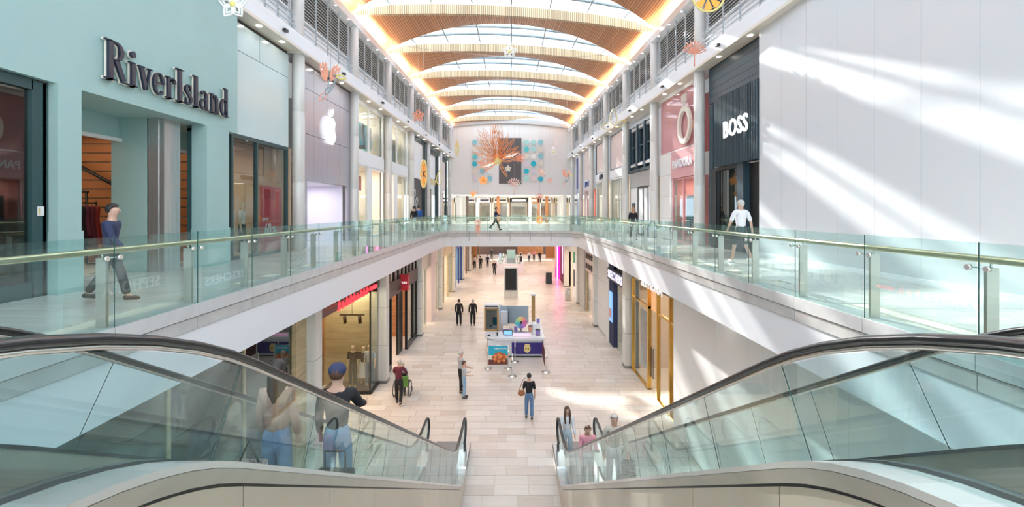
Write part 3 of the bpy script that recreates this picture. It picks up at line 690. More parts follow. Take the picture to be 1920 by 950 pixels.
def hanger_row(y0, y1, s, X, z, n, cols, label, grp, h=(.7, 1.1)):
    for i in range(n):
        y = y0+(y1-y0)*(i+.5)/n; hh = R.uniform(*h); c = R.choice(cols); b = B(); xx = s*X
        rows = []
        for q, (wx, wy) in enumerate(((.03, .01), (.20, .04), (.16, .05), (.20, .06), (.24, .07))):
            zq = z-[0, .04, .35*hh, .6*hh, hh][q]
            rows.append([(xx-wx*.9, y-wy, zq), (xx+wx*.9, y-wy, zq), (xx+wx*.9, y+wy, zq), (xx-wx*.9, y+wy, zq)])
        b.grid(rows, c, True, True); b.tube([(xx, y, z-.01), (xx, y, z+.07)], .006, 4, 'steelpol')
        o = b.build('garment'); tag(o, label, 'clothing', grp)
# ---------- green fascia shop, left near
S1 = Shop(-1, 'storefront', 'large pale teal storefront with raised dark serif lettering, nearest on the left', 8)
t1 = S1.t
def pl(name, x0, x1, y0, y1, z0, z1, m, t=t1, label=None):
    b = B(); b.box(-x1, -x0, y0, y1, E+z0, E+z1, m); return child(b, name, t, label)
pl('fascia_box', 7.6, 9.0, -2, 12.57, 2.13, 8.6, 'teal')
pl('pilaster', 7.55, 7.95, 7.55, 7.96, F_, 2.13, 'teal'); pl('pilaster_base', 7.53, 7.95, 7.53, 7.98, F_, F_+1.05, 'teal')
pl('pilaster', 7.57, 7.95, 11.27, 12.15, F_, 2.13, 'teal'); pl('pilaster_base', 7.55, 7.95, 11.25, 12.17, F_, F_+.95, 'teal')
pl('lintel', 9.0, 9.2, 7.9, 10.46, 1.64, 2.13, 'teal'); pl('lintel', 9.0, 9.2, 10.9, 12.6, 1.64, 2.13, 'teal'); pl('lintel_trim', 8.95, 9.02, 7.9, 10.46, 1.58, 1.66, 'colwhite'); pl('lintel_trim', 8.95, 9.02, 10.9, 12.6, 1.58, 1.66, 'colwhite')
pl('return_panel', 8.35, 9.2, 10.42, 10.5, F_, 2.13, 'teal'); pl('return_panel', 8.3, 9.2, 7.5, 7.56, F_, 2.13, 'teal')
b = B(); b.box(-8.37, -8.12, 10.42, 10.52, FU, E+2.13, 'silver'); b.box(-8.12, -8.0, 10.44, 10.95, FU, E+2.13, 'silver'); b.box(-8.6, -8.12, 10.52, 10.95, FU, E+2.13, 'silver'); o = b.build('wall_column')
tag(o, 'brushed silver column between the teal pilasters of the left storefront', 'column')
pl('frame', 7.95, 8.05, 11.25, 11.33, F_, 2.05, 'tealdark'); pl('frame', 7.95, 8.05, 11.25, 12.3, 1.98, 2.1, 'tealdark')
pl('door_track', 8.9, 8.95, 7.9, 12.6, F_, F_+.02, 'steel')
# interior of the green shop
b = B(); b.box(-13.2, -13.0, 5, 17.5, FU, E+2.2, 'wood'); 
b.box(-13, -8.0, 12.62, 12.68, FU, E+2.2, 'interior'); b.box(-13, -7.8, 16.0, 16.06, FU, E+2.2, 'interior'); b.box(-13, -7.8, 4.0, 4.05, FU, E+2.2, 'darkint'); b.box(-13, -7.7, 7.45, 7.5, FU, E+2.2, 'darkint')
b.box(-13, -9.21, 4, 16, E+2.13, E+2.2, 'interior'); b.box(-13, -7.75, -2, 7.5, E+2.08, E+2.13, 'darkint'); b.box(-13, -8.0, 12.6, 16, E+2.16, E+2.2, 'darkint'); b.box(-13.1, -13, -2, 7.5, FU, E+2.1, 'darkint'); b.box(-11.2, -11.0, 12.68, 16, FU, E+2.2, 'interior')
struct(b, 'wall_shop')
for k in range(14):
    b = B(); b.box(-12.9, -8.9, 12.56, 12.615, FU+.25*k+.015, FU+.25*k+.225, 'copperint'); b.build('wall_board', bpy.data.objects['wall_shop'])
def alight(loc, e, c, sx, sy, rot=(0, 0, 0)):
    ld = bpy.data.lights.new('area_light', 'AREA'); ld.energy = e; ld.color = c; ld.shape = 'RECTANGLE'; ld.size = sx; ld.size_y = sy
    lo = bpy.data.objects.new('area_light', ld); COL.objects.link(lo); lo.location = loc; lo.rotation_euler = rot; return lo
WARM = (1, .78, .55)
alight((-11.2, 10, E+2.05), 30, WARM, 2.5, 4); alight((-10.2, 14.3, E+2.05), 22, WARM, 1.5, 2); alight((-9.5, 5, E+2.0), 25, WARM, 2, 3)
# stair rail and rack inside
st_ = thing('stair_rail', 'black stair handrail rising inside the teal storefront doorway', 'handrail', (-11.5, 12, FU))
b = B(); b.tube([(-12.3, 12.4, E+1.5), (-10.6, 12.4, E+.55)], .05, 6, 'black'); child(b, 'handrail', st_); b = B()
b.tube([(-12.3, 12.0, E+.55), (-11.2, 12.0, E+.5)], .03, 6, 'black')
for x in (-12.1, -11.65, -11.25): b.tube([(x, 12.0, FU), (x, 12.0, E+.5)], .03, 6, 'black')
child(b, 'baluster', st_)
rk = thing('clothes_rack', 'black rail hung with dark red garments in the teal shop doorway', 'clothes rack', (-10.9, 11.3, FU))
b = B()
for y in (10.6, 11.9): b.tube([(-10.9, y, FU), (-10.9, y, FU+1.65)], .02, 6, 'black'); b.box(-11.15, -10.65, y-.02, y+.02, FU, FU+.03, 'black')
b.tube([(-10.9, 10.6, FU+1.6), (-10.9, 11.9, FU+1.6)], .02, 6, 'black'); child(b, 'rail', rk)
hanger_row(10.65, 11.85, -1, 10.9, FU+1.53, 9, ['redgarment', 'maroon', 'blackcloth', 'redgarment'], 'dark red or black garment hanging on the rack in the teal shop', 'garments on the dark rack')
b = B(); b.box(-8.72, -8.45, 12.5, 12.55, FU, E+.95, 'orange'); o = b.build('orange_panel'); tag(o, 'tall glowing orange display panel inside the teal shop', 'panel')
for y in (11.2, 11.9):
    b = B(); b.tube([(-9.1, y, FU), (-9.1, y, FU+1.35)], .03, 8, 'silver'); b.box(-9.2, -9.0, y-.1, y+.1, FU, FU+.03, 'silver'); o = b.build('security_gate'); tag(o, 'slim silver security post in the teal shop doorway, %s one' % ('nearer' if y < 11.5 else 'farther'), 'security gate')
# near window of the green shop (px 0-103)
S1.t.name = 'storefront'
wn = thing('shop_window', 'dark-framed shop window at the far left with shoes on a plinth inside', 'window', (-7.75, 5, FU))
b = B(); b.box(-7.82, -7.70, 7.28, 7.52, FU, E+2.1, 'tealdark'); b.box(-7.82, -7.70, 2, 7.3, E+1.95, E+2.12, 'tealdark'); b.box(-7.82, -7.70, 2, 7.3, FU, FU+.25, 'tealdark'); b.box(-7.82, -7.72, 6.62, 6.66, FU+.25, E+1.95, 'tealdark'); child(b, 'frame', wn)
for a, c in ((2, 6.62), (6.66, 7.3)): b = B(); b.box(-7.78, -7.765, a, c, FU+.25, E+1.95, 'gdark'); child(b, 'glass_pane', wn)
b = B(); b.box(-7.70, -7.69, 7.36, 7.46, FU+1.32, FU+1.47, 'colwhite'); b.box(-7.69, -7.685, 7.37, 7.40, FU+1.34, FU+1.44, 'goldpaint'); o = b.build('notice'); tag(o, 'small white and yellow notice on the dark window frame at left', 'sign')
b = B(); b.box(-8.6, -8.0, 5.3, 6.5, FU, FU+1.12, 'cream2'); o = b.build('display_plinth'); tag(o, 'cream display plinth inside the far left shop window', 'plinth')
for y in (6.15, 6.32):
    b = B(); b.tube([(-8.05, y, FU+1.16), (-8.2, y, FU+1.18), (-8.3, y, FU+1.25), (-8.34, y, FU+1.30)], [.03, .035, .025, .015], 6, 'tanleather'); b.tube([(-8.33, y, FU+1.28), (-8.32, y, FU+1.12)], .008, 4, 'tanleather'); o = b.build('shoe'); tag(o, 'tan heeled shoe on the cream plinth in the far left window', 'shoe', 'pair of heeled shoes')
for i, y in enumerate((5.4, 6.1, 6.8)):
    tl_ = thing('track_spotlight', 'white track spotlight inside the far left shop window, %s of three' % ['leftmost', 'middle', 'rightmost'][i], 'light', (-8.2, y, E+1.95))
    b = B(); b.tube([(0, 0, .1), (0, 0, -.05)], .015, 6, 'white'); b.build('bracket', tl_); b = B(); b.tube([(-.05, 0, -.03), (.14, .04, -.12)], .055, 10, 'white'); b.build('head', tl_)
# second window: px 430-533 in the teal shop, sale poster, mannequins
S2 = Shop(-1, 'shop_window', 'tall dark-framed window with mannequins and a red sale poster', 14); S2.frame(430, 537, F_, 2.2, 'tealdark', .09, mull=(479,)); S2.glass(430, 537, F_, 2.2, 'gshop', mull=(479,))
for a, c, z0, z1 in ((440, 482, 4.65, 5.45), (483, 537, 4.65, 5.45), (440, 537, 2.22, 4.63)): S2.el('pale_panel', a, c, z0, z1, .0, .07, 'paleteal')
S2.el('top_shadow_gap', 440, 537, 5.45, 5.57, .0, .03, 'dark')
po = S2.ey('poster', 14.45, 15.65, F_+.06, .80, -.1, -.07, 'salered')
yp = 15.05; xp = -(UA-UT*yp+.06)
for body, sz, z, dy, m_, xs in (('SALE', .42, .52, 0, 'red', 1.0), ('60', .52, -.62, -.22, 'white', .8), ('%', .30, -.64, .16, 'white', 1), ('OFF', .17, -.72, .42, 'white', 1), ('UP TO', .10, -.28, -.35, 'white', 1)):
    put_text(text(body, sz, m_, .004, .01, xs=xs), 'lettering', S2.t, (xp+.0, yp+dy, E+z), 'L')
for k in range(14): pass
# raised serif letters
def arc(cx, cy, rx, ry, a0, a1, n=14): return [(cx+rx*math.cos(math.radians(a0+(a1-a0)*i/n)), cy+ry*math.sin(math.radians(a0+(a1-a0)*i/n)), math.radians(a0+(a1-a0)*i/n)) for i in range(n+1)]
def stroke(pts, th=.13, tn=.035):
    """variable-width stroke with vertical stress, as quads"""
    P = [(p[0], p[1], p[2] if len(p) > 2 else None) for p in pts]; out = []; L = []; Rr = []
    for i, p in enumerate(P):
        a = P[max(i-1, 0)]; c = P[min(i+1, len(P)-1)]; dx, dy = c[0]-a[0], c[1]-a[1]; l = math.hypot(dx, dy) or 1
        w_ = tn+(th-tn)*abs(math.cos(p[2]))**1.6 if p[2] is not None else th
        nx, ny = -dy/l*w_/2, dx/l*w_/2; L.append((p[0]+nx, p[1]+ny)); Rr.append((p[0]-nx, p[1]-ny))
    for i in range(len(P)-1): out.append([L[i], L[i+1], Rr[i+1], Rr[i]])
    return out
def rect(x0, x1, y0, y1): return [[(x0, y0), (x1, y0), (x1, y1), (x0, y1)]]
ser = lambda x, y, w_=.30: rect(x-w_/2, x+w_/2, y-.016, y+.016)
G = {
 'R': (rect(.10, .24, 0, 1)+ser(.17, .016, .34)+rect(0, .2, .968, 1)+stroke([(.17, .98, PI/2)]+arc(.34, .755, .20, .225, 90, -90)+[(.2, .53, PI/2)], .13)+stroke([(.36, .53), (.60, .05)], .14)+rect(.54, .74, 0, .032), .74),
 'i': (rect(.08, .21, 0, .64)+ser(.145, .016, .30)+rect(0, .15, .61, .64)+stroke(arc(.145, .85, .045, .045, 0, 360), .09, .09), .30),
 'v': (stroke([(.10, .62), (.27, .02)], .13)+stroke([(.27, .02), (.42, .62)], .035)+ser(.10, .624, .24)+ser(.42, .624, .2), .50),
 'e': (stroke(arc(.24, .32, .175, .30, 5, 318, 20), .12)+rect(.08, .42, .33, .362), .47),
 'r': (rect(.08, .21, 0, .64)+ser(.145, .016, .30)+rect(0, .15, .61, .64)+stroke(arc(.30, .46, .12, .16, 170, 40), .05)+stroke(arc(.385, .53, .03, .03, 0, 360, 8), .07, .07), .42),
 'I': (rect(.10, .24, 0, 1)+ser(.17, .016, .34)+ser(.17, .984, .34), .34),
 's': (stroke(arc(.19, .47, .12, .14, 40, 200)+[(.10, .41, 0), (.20, .33, .2), (.29, .24, 0)]+arc(.18, .17, .13, .145, 15, -150), .10, .04)+rect(.05, .075, 0, .2)+rect(.285, .31, .44, .63), .38),
 'l': (rect(.08, .21, 0, 1)+ser(.145, .016, .30)+rect(0, .15, .968, 1), .29),
 'a': (rect(.27, .39, 0, .45)+stroke(arc(.21, .45, .13, .16, 0, 160), .10, .035)+stroke(arc(.19, .18, .13, .16, 60, 330), .10, .035)+rect(.36, .46, 0, .032), .48),
 'n': (rect(.08, .21, 0, .64)+ser(.145, .016, .27)+rect(0, .15, .61, .64)+stroke(arc(.29, .44, .12, .17, 170, 0), .12, .04)+rect(.35, .47, 0, .45)+ser(.41, .016, .27), .56),
 'd': (rect(.32, .44, 0, 1)+rect(.23, .38, .968, 1)+stroke(arc(.24, .31, .16, .29, 40, 330, 20), .12)+rect(.40, .52, 0, .032), .52)}
sg = thing('shop_sign', 'dark navy raised serif lettering with gilt edges reading RiverIsland', 'sign', (-7.6, 10, E+2.8))
W_ = sum(G[c][1]+.045 for c in 'RiverIsland'); sc_h = .74; y0_, y1_ = 8.35, 12.03; sx_ = (y1_-y0_)/W_; cur = y0_
for ch_ in 'RiverIsland':
    polys, adv = G[ch_]
    for nm, x0, x1, m_, gr in (('letter', .07, .12, 'navyletter', 0), ('letter_edge', .035, .068, 'cream2', .012)):
        b = B()
        for p in polys:
            cx_ = sum(q[0] for q in p)/4; cy_ = sum(q[1] for q in p)/4
            pts = []
            for u, v in p:
                uu = cur+(u+.02)*sx_+(gr if u > cx_ else -gr); vv = E+2.46+v*sc_h+(gr if v > cy_ else -gr); pts.append((uu, vv))
            b.prism([(-7.6+x0, u, v) for u, v in pts], [(-7.6+x1, u, v) for u, v in pts], m_)
        child(b, nm, sg)
    cur += (adv+.045)*sx_
# ---------- lilac-grey storefront with apple emblem
S3 = Shop(-1, 'storefront', 'tall lilac grey panelled storefront with glowing apple emblem', 19)
yy3 = [S3.y(559.5), 17.7, 18.9, 20.1, S3.y(656)]
for i in range(4):
    for z0, z1 in ((1.15, 2.9), (2.92, 4.6), (4.62, 5.50)): S3.ey('metal_panel', yy3[i]+.006, yy3[i+1]-.006, z0, z1, -.02, .10, 'lilac')
S3.ey('side_panel', yy3[0], S3.y(571), F_, 1.14, -.02, .1, 'lilac'); S3.ey('side_panel', S3.y(648), yy3[-1], F_, 1.14, -.02, .1, 'lilac')
S3.el('top_trim', 559.5, 656, 5.51, 5.56, -.02, .14, 'brown')
b = B(); y0, y1 = S3.y(571), S3.y(648); Xw = -(UA-UT*y0)
b.quad([(Xw, y0, FU), (Xw-2.6, y0+.4, FU), (Xw-2.6, y0+.4, E+1.15), (Xw, y0, E+1.15)], 'lilacw'); b.quad([(Xw-2.6, y0, FU), (Xw-2.6, y1+.6, FU), (Xw-2.6, y1+.6, E+1.15), (Xw-2.6, y0, E+1.15)], 'lilacw'); b.quad([(Xw, y1, FU), (Xw-2.6, y1+.3, FU), (Xw-2.6, y1+.3, E+1.15), (Xw, y1, E+1.15)], 'lilacw'); b.quad([(Xw, y0, E+1.14), (Xw-2.6, y0, E+1.14), (Xw-2.6, y1+.3, E+1.14), (Xw, y1, E+1.14)], 'lilacw'); struct(b, 'wall_entrance')
b = B(); b.box(Xw-1.0, Xw-.95, y0+.05, y0+1.2, FU, E+1.1, 'doorbronze'); o = b.build('screen_wall'); tag(o, 'reddish brown tall panel in the apple storefront entrance', 'panel')
alight((Xw-1.4, (y0+y1)/2, E+1.08), 45, (.95, .92, 1), 1.2, 3)
em = thing('emblem', 'glowing white apple emblem with a bite on the lilac storefront', 'emblem', (-(UA-UT*19)+.1, 19, E+3.5))
def apple_outline():
    pts = []
    for k in range(48):
        a = 2*PI*k/48; r = .60
        x = r*math.cos(a)*(1.0+.06*math.sin(a)); y = .60*math.sin(a)*(1.0 if math.sin(a) > 0 else 1.08)
        if math.sin(a) > .4: y -= .13*max(0, 1-abs(x)/.28)
        if math.sin(a) < -.4: y += .09*max(0, 1-abs(x)/.26)
        bx, by, br = .72, .10, .30
        d = math.hypot(x-bx, y-by)
        if d < br: x = bx+(x-bx)/d*br; y = by+(y-by)/d*br
        pts.append((x, y))
    return pts
b = B(); ap = apple_outline(); xf = .04; b.prism([(xf, u, v-.12) for u, v in ap], [(xf+.05, u, v-.12) for u, v in ap], 'logo'); b.build('apple_body', em)
leaf = [(.02, .55), (.02, .70), (.12, .86), (.28, .93), (.29, .78), (.20, .62)]; b = B(); b.prism([(xf, u, v-.12) for u, v in leaf], [(xf+.05, u, v-.12) for u, v in leaf], 'logo'); b.build('apple_leaf', em)
# ---------- two white double-height glazed bays, left
for bi, (pa, pc, pm, l1, l2) in enumerate(((662.5, 717, 690, 688, 694), (727.5, 762, 743, 738, 743))):
    S = Shop(-1, 'storefront', 'white double-height glazed storefront with garments upstairs, %s' % ('right after the lilac storefront' if bi == 0 else 'second after the lilac storefront'), 24 if bi == 0 else 29)
    S.frame(pa, pc, 2.95, 5.45, 'white', .09, mull=(pm,)); S.glass(pa, pc, 2.95, 5.45, mull=(pm,)); S.el('white_band', pa, pc, 2.33, 2.95, -.1, .1, 'white'); S.el('head', pa, pc, 5.45, 5.57, -.1, .05, 'white')
    if bi == 0: S.frame(pa, l1, F_, 2.33, 'white', .07); S.glass(pa, l1, F_, 2.33); S.el('pier', l1, l2, F_, 2.33, -.1, .08, 'white'); S.frame(l2, pc, F_, 2.33, 'white', .12); 
    else: S.frame(pa, l1, F_, 2.33, 'white', .1); S.el('pier', l1, l2, F_, 2.33, -.1, .08, 'white'); S.frame(l2, pc, F_, 2.33, 'white', .07); S.glass(l2, pc, F_, 2.33)
    ya, yb = S.y(pa), S.y(pc); room(-1, ya, yb, E+2.95, E+5.45, 3.2, 'interiorw', power=150, back='interiorw'); room(-1, ya, yb, FU, E+2.3, 3.2, 'interiorw', power=120)
    S.el('inner_floor', pa, pc, 2.8, 2.95, -3.3, -.1, 'white')
    hanger_row(ya+.2, yb-.2, -1, UA-UT*ya+.55, E+4.75, 13, ['whitecloth', 'beigecloth', 'aquadisc', 'palepink', 'greycloth', 'blackcloth', 'whitecloth'], 'long pale garment hanging in the upstairs window, %s glazed bay' % ('nearer' if bi == 0 else 'farther'), 'garments in upper window, bay %d' % (bi+1), (1.2, 1.6))
    hanger_row(ya+.2, yb-.3, -1, UA-UT*ya+1.2, FU+1.35, 9, ['blackcloth', 'beigecloth', 'brown', 'whitecloth'], 'garment on a low rail inside the ground window of the %s glazed bay' % ('nearer' if bi == 0 else 'farther'), 'garments on low rail, bay %d' % (bi+1), (.8, 1.0))
    b = B(); yl = ya+.25*(yb-ya); xr = -(UA-UT*ya+1.2); b.box(xr-.02, xr+.02, ya+.2, yb-.3, FU+1.40, FU+1.43, 'black'); 
    for y in (ya+.25, yb-.35): b.box(xr-.02, xr+.02, y-.02, y+.02, FU, FU+1.42, 'black')
    o = b.build('clothes_rail'); tag(o, 'low black clothes rail inside the %s white glazed bay' % ('nearer' if bi == 0 else 'farther'), 'clothes rail')
b = B(); b.box(-8.3, -8.28, 24.3, 25.0, E+1.1, E+1.9, 'red'); o = b.build('hanging_sign'); tag(o, 'red square sign hanging behind the white glazed bay', 'sign')
for i, y in enumerate((22.6, 23.0, 23.3)):
    b = B(); b.ball((-8.6, y, E+1.5+.2*(i % 2)), .14, 10, 'coral'); b.tube([(-8.6, y, E+1.6), (-8.6, y, E+2.28)], .006, 4, 'steel'); o = b.build('pendant_lamp'); tag(o, 'pink globe pendant lamp in the ground window of the nearer glazed bay, %s' % ['left', 'middle', 'right'][i], 'lamp')
# ---------- dark framed bays with chalk mural and gold sign
S = Shop(-1, 'storefront', 'storefront with white upper panel and black chalk mural below', 33)
S.el('upper_panel', 769.5, 792, 2.45, 5.2, -.05, .05, 'white'); S.el('head', 769, 800, 5.2, 5.57, -.05, .1, 'darkgreen'); S.el('chalk_panel', 769.5, 791, F_, 2.43, -.05, .05, 'charcoal'); S.el('dark_pier', 791, 801, F_, 5.3, -.05, .25, 'darkgreen')
ya = S.y(775)
for k in range(5):
    cy_ = ya+.7*math.sin(k*1.3); b = B(); q = [(-(UA-UT*ya)+.08+.02, cy_+.25*math.cos(a/6*PI*1.6)+.12*math.sin(a), E+1.3-.55*k+.28*math.sin(a/6*PI*1.6)) for a in range(10)]; b.tube(q, .02, 4, 'white'); child(b, 'chalk_line', S.t)
S = Shop(-1, 'storefront', 'black framed storefront with gold script sign on the far left wall', 38)
S.el('head', 801, 836, 5.15, 5.57, -.05, .2, 'darkgreen'); S.frame(801, 817, F_, 5.15, 'darkgreen', .25, o1=.15); S.el('upper_panel', 802.5, 815.5, 2.9, 5.0, -.05, .02, 'white'); S.el('dark_pier', 817, 819.5, F_, 5.2, -.05, .2, 'darkgreen'); S.frame(822, 836, F_, 5.15, 'darkgreen', .3, o1=.1); S.el('upper_panel', 824, 834.5, 2.0, 5.0, -.05, .02, 'palepink'); S.el('door', 803, 808, F_, 1.9, -.05, .02, 'dark'); S.el('lit_panel', 808.5, 815.5, F_, 1.9, -.3, -.28, 'interiorw'); S.el('light_strip', 818.2, 819, F_, 5.0, .2, .24, 'signwhite'); S.el('door', 824, 834, F_, 1.8, -.2, -.15, 'interior')
put_text(blurred(6, .8, 'goldpaint'), 'sign_lettering', S.t, (-(UA-UT*39)+.25, 39, E+2.45), 'L')
# ================= right side
# ---------- black and blue storefront (px 1330-1421)
S = Shop(1, 'storefront', 'dark blue boarded storefront with black ribbed box and white BOSS lettering', 16)
ya, yb = 14.12, S.y(1331)
for i, z in enumerate([4.16+k*.27 for k in range(5)]): S.ey('board', ya, yb, z, min(5.5, z+.262), -.05, .04, 'bossblue')
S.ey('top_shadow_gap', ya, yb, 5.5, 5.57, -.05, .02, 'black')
for k in range(10): S.ey('board', S.y(1338), yb, 4.12-(k+1)*.55+.01, 4.12-k*.55, -.05, .03, 'bossblue')
yk = S.y(1338, .3); n = 30
S.ey('box_back', ya, yk, 1.62, 4.13, .0, .24, 'bossblack')
for i in range(n):
    y = ya+(yk-ya)*i/n; S.ey('rib', y, y+(yk-ya)/n*.45, 1.62, 4.13, .24, .30, 'bossblue')
put_text(text('BOSS', .80, 'signwhite', .02, .014, xs=.84, spacing=1.12), 'sign_lettering', S.t, (UA-UT*15.2-.42, 15.2, E+2.80), 'R')
S.frame(1347, 1388, F_, 1.62, 'bossblack', .12); S.glass(1347, 1388, F_, 1.6, 'gdark', o=.0); S.ey('dark_pier', S.y(1391), S.y(1347)+.0, 1.5, 1.62, -.1, .1, 'bossblack'); S.el('pier', 1388, 1400, F_, 1.62, -.1, .12, 'bossblue'); S.ey('door', ya, S.y(1400), F_, 1.6, -.15, -.1, 'black'); S.el('pier', 1338, 1347, F_, 1.62, -.1, .1, 'bossblack')
room(1, ya, yb, FU, E+1.6, 3, 'darkint', power=50)
b = B(); b.lathe([(.3, 0), (.3, .04), (.03, .05), (.03, .45), (.22, .46), (.22, .5)], (8.7, 16.2, FU), 14, 'goldpaint'); o = b.build('display_table'); tag(o, 'small round brass display table behind the dark storefront glass', 'table')
b = B(); b.ball((8.7, 16.2, FU+.62), .1, 10, 'lamp'); o = b.build('table_lamp'); tag(o, 'glowing lamp low behind the dark storefront glass', 'lamp')
# ---------- pink storefront (px 1240-1313)
S = Shop(1, 'storefront', 'pink glass storefront with pale crowned ring and PANDORA lettering', 21)
ya, yb = S.y(1313), S.y(1240)
S.frame(1240, 1313, 2.76, 5.45, 'colwhite', .05); S.glass(1240, 1313, 2.78, 5.43, 'gpink', o=.02); S.ey('head', ya, yb, 5.45, 5.57, 0, .06, 'white'); S.ey('pink_backing', ya, yb, 2.76, 5.45, -1.4, -1.35, 'pink')
for i in range(4): S.el('wall_panel', 1240, 1262, 2.74-(i+1)*1.03+.01, 2.74-i*1.03, -.05, .08, 'colwhite')
S.el('sign_panel', 1263, 1313, 1.5, 2.74, -.05, .12, 'pink'); S.frame(1263, 1313, F_, 1.48, 'pink', .06, mull=(1283,)); S.glass(1263, 1313, F_, 1.48, 'gshop', mull=(1283,))
put_text(text('PANDORA', .54, 'white', .02, .008, xs=.84, spacing=1.1), 'sign_lettering', S.t, (UA-UT*20.2-.16, 20.15, E+2.12), 'R')
rg = thing('emblem', 'large pale ring emblem with small crown on the pink glass', 'emblem', (UA-UT*19.85-.1, 19.85, E+3.75))
rows = []
b = B(); n = 32
b.grid([[( -o_, r_*.88*math.cos(2*PI*k/n), r_*math.sin(2*PI*k/n)) for k in range(n)] for o_, r_ in ((0, .60), (.12, .60), (.12, .82), (0, .82), (0, .60))], 'cream2', False, True); b.build('ring', rg)
b = B()
for k in (-2, -1, 0, 1, 2):
    b.prism([(-.05, k*.09-.03, 1.0), (-.05, k*.09+.03, 1.0), (-.05, k*.16, 1.42-.04*abs(k))], [(-.1, k*.09-.03, 1.0), (-.1, k*.09+.03, 1.0), (-.1, k*.16, 1.42-.04*abs(k))], 'cream2')
for k in (-1, 0, 1): b.ball((-.07, k*.12, .92), .045, 8, 'cream2')
b.build('crown', rg)
room(1, ya, S.y(1263), FU, E+1.48, 3, 'pinkwall', power=70, colr=(1, .8, .7))
b = B(); b.box(8.2, 8.6, 20.3, 21.2, FU+.3, FU+2.1, 'navy'); o = b.build('display_cabinet'); tag(o, 'dark purple display cabinet inside the pink shop', 'cabinet')
# ---------- dark slate facade with three windows (px 1184-1228)
S = Shop(1, 'storefront', 'dark slate facade with three tall windows over white doors', 26)
S.el('facade', 1184, 1229, 2.27, 5.05, -.1, .0, 'darkgreen')
for w0, w1 in ((1188.5, 1197), (1202, 1211), (1216.5, 1227)):
    y0, y1 = sorted((S.y(w0), S.y(w1))); S.frame(w0, w1, 2.75, 4.75, 'bossblue', .08, 0, .12, trans=(3.75,)); S.el('window_glass', w0, w1, 2.78, 4.72, .0, .03, 'gdark'); S.el('window_back', w0, w1, 2.78, 4.72, .0, .01, 'black'); S.ey('sill', y0, y1, 2.6, 2.75, 0, .2, 'greywall'); S.ey('lintel', y0, y1, 4.75, 4.9, 0, .15, 'greywall')
for p in (1184.5, 1199.5, 1213.5): S.el('pilaster', p, p+1.8, 2.35, 5.0, .0, .2, 'bossblue')
S.el('cornice', 1184, 1229, 2.27, 2.42, .0, .2, 'darkgreen'); S.el('metal_band', 1184, 1229, 1.40, 2.25, -.05, .1, 'silver'); S.el('wall_panel', 1184, 1197, F_, 1.38, -.05, .03, 'white'); S.el('wall_panel', 1217, 1229, F_, 1.38, -.05, .03, 'white'); S.frame(1197, 1217, F_, 1.38, 'charcoal', .08, mull=(1207,)); S.el('door', 1198, 1206.6, F_, 1.3, -.02, .02, 'white'); S.el('door', 1207.4, 1216, F_, 1.3, -.02, .02, 'white')
for p in (1187, 1222): S.el('poster_frame', p, p+5, -.9, .45, .03, .08, 'black')
# ---------- pale pink bays
S = Shop(1, 'storefront', 'pale pink upper panel over cream glazed doors, fifth bay on right', 31)
S.frame(1145.5, 1176, 2.9, 5.4, 'bossblue', .05, o1=.04); S.el('pink_panel', 1146, 1175.5, 2.92, 5.37, -.05, .0, 'palepink'); S.el('white_band', 1145.5, 1176, 2.3, 2.88, -.05, .08, 'white'); S.frame(1145.5, 1176, F_, 2.28, 'colwhite', .1, mull=(1160, 1165)); S.glass(1146, 1176, F_, 2.25, mull=(1160,)); room(1, S.y(1176), S.y(1146), FU, E+2.25, 3, 'cream', power=50)
S = Shop(1, 'storefront', 'pale pink upper panel with white sign band over glass, sixth bay on right', 36)
S.frame(1118.5, 1140, 2.95, 5.4, 'bossblue', .05, o1=.04); S.el('pink_panel', 1119, 1139.5, 2.97, 5.37, -.05, .0, 'palepink'); S.el('white_band', 1118.5, 1140, 2.35, 2.93, -.05, .08, 'white'); put_text(text('MANGO', .5, 'navyletter', .03, .01, xs=.8), 'sign_lettering', S.t, (UA-UT*35.3-.15, 35.4, E+2.64), 'R'); S.frame(1118.5, 1140, F_, 2.33, 'colwhite', .1, mull=(1131,)); S.glass(1119, 1140, F_, 2.3); room(1, S.y(1140), S.y(1119), FU, E+2.3, 3, 'interiorw', power=50)
S = Shop(1, 'storefront', 'pale pink panelled storefront with blue lettering, seventh bay on right', 41)
S.el('upper_panel', 1097, 1112.5, 2.85, 5.4, -.05, .03, 'palepink'); S.el('sign_band', 1097, 1112.5, 1.96, 2.83, -.05, .08, 'colwhite'); put_text(blurred(6, .75, 'blue'), 'sign_lettering', S.t, (UA-UT*40.4-.15, 40.6, E+2.4), 'R'); S.frame(1097, 1112.5, F_, 1.94, 'palepink', .15, mull=(1105,)); S.glass(1097, 1112.5, F_, 1.9); room(1, S.y(1112.5), S.y(1097), FU, E+1.9, 3, 'pinkwall', power=50)
S = Shop(1, 'storefront', 'deep blue storefront at the far end of the right wall', 46)
S.el('blue_panel', 1081.5, 1092, 2.2, 5.35, -.05, .03, 'blue'); S.el('pale_blue_panel', 1081.5, 1092, F_, 2.18, -.05, .0, 'bluepale'); S.el('door', 1085, 1089, F_, .9, 0, .03, 'navy'); S.el('poster_frame', 1084, 1090, 1.2, 1.75, .0, .05, 'signwhite')
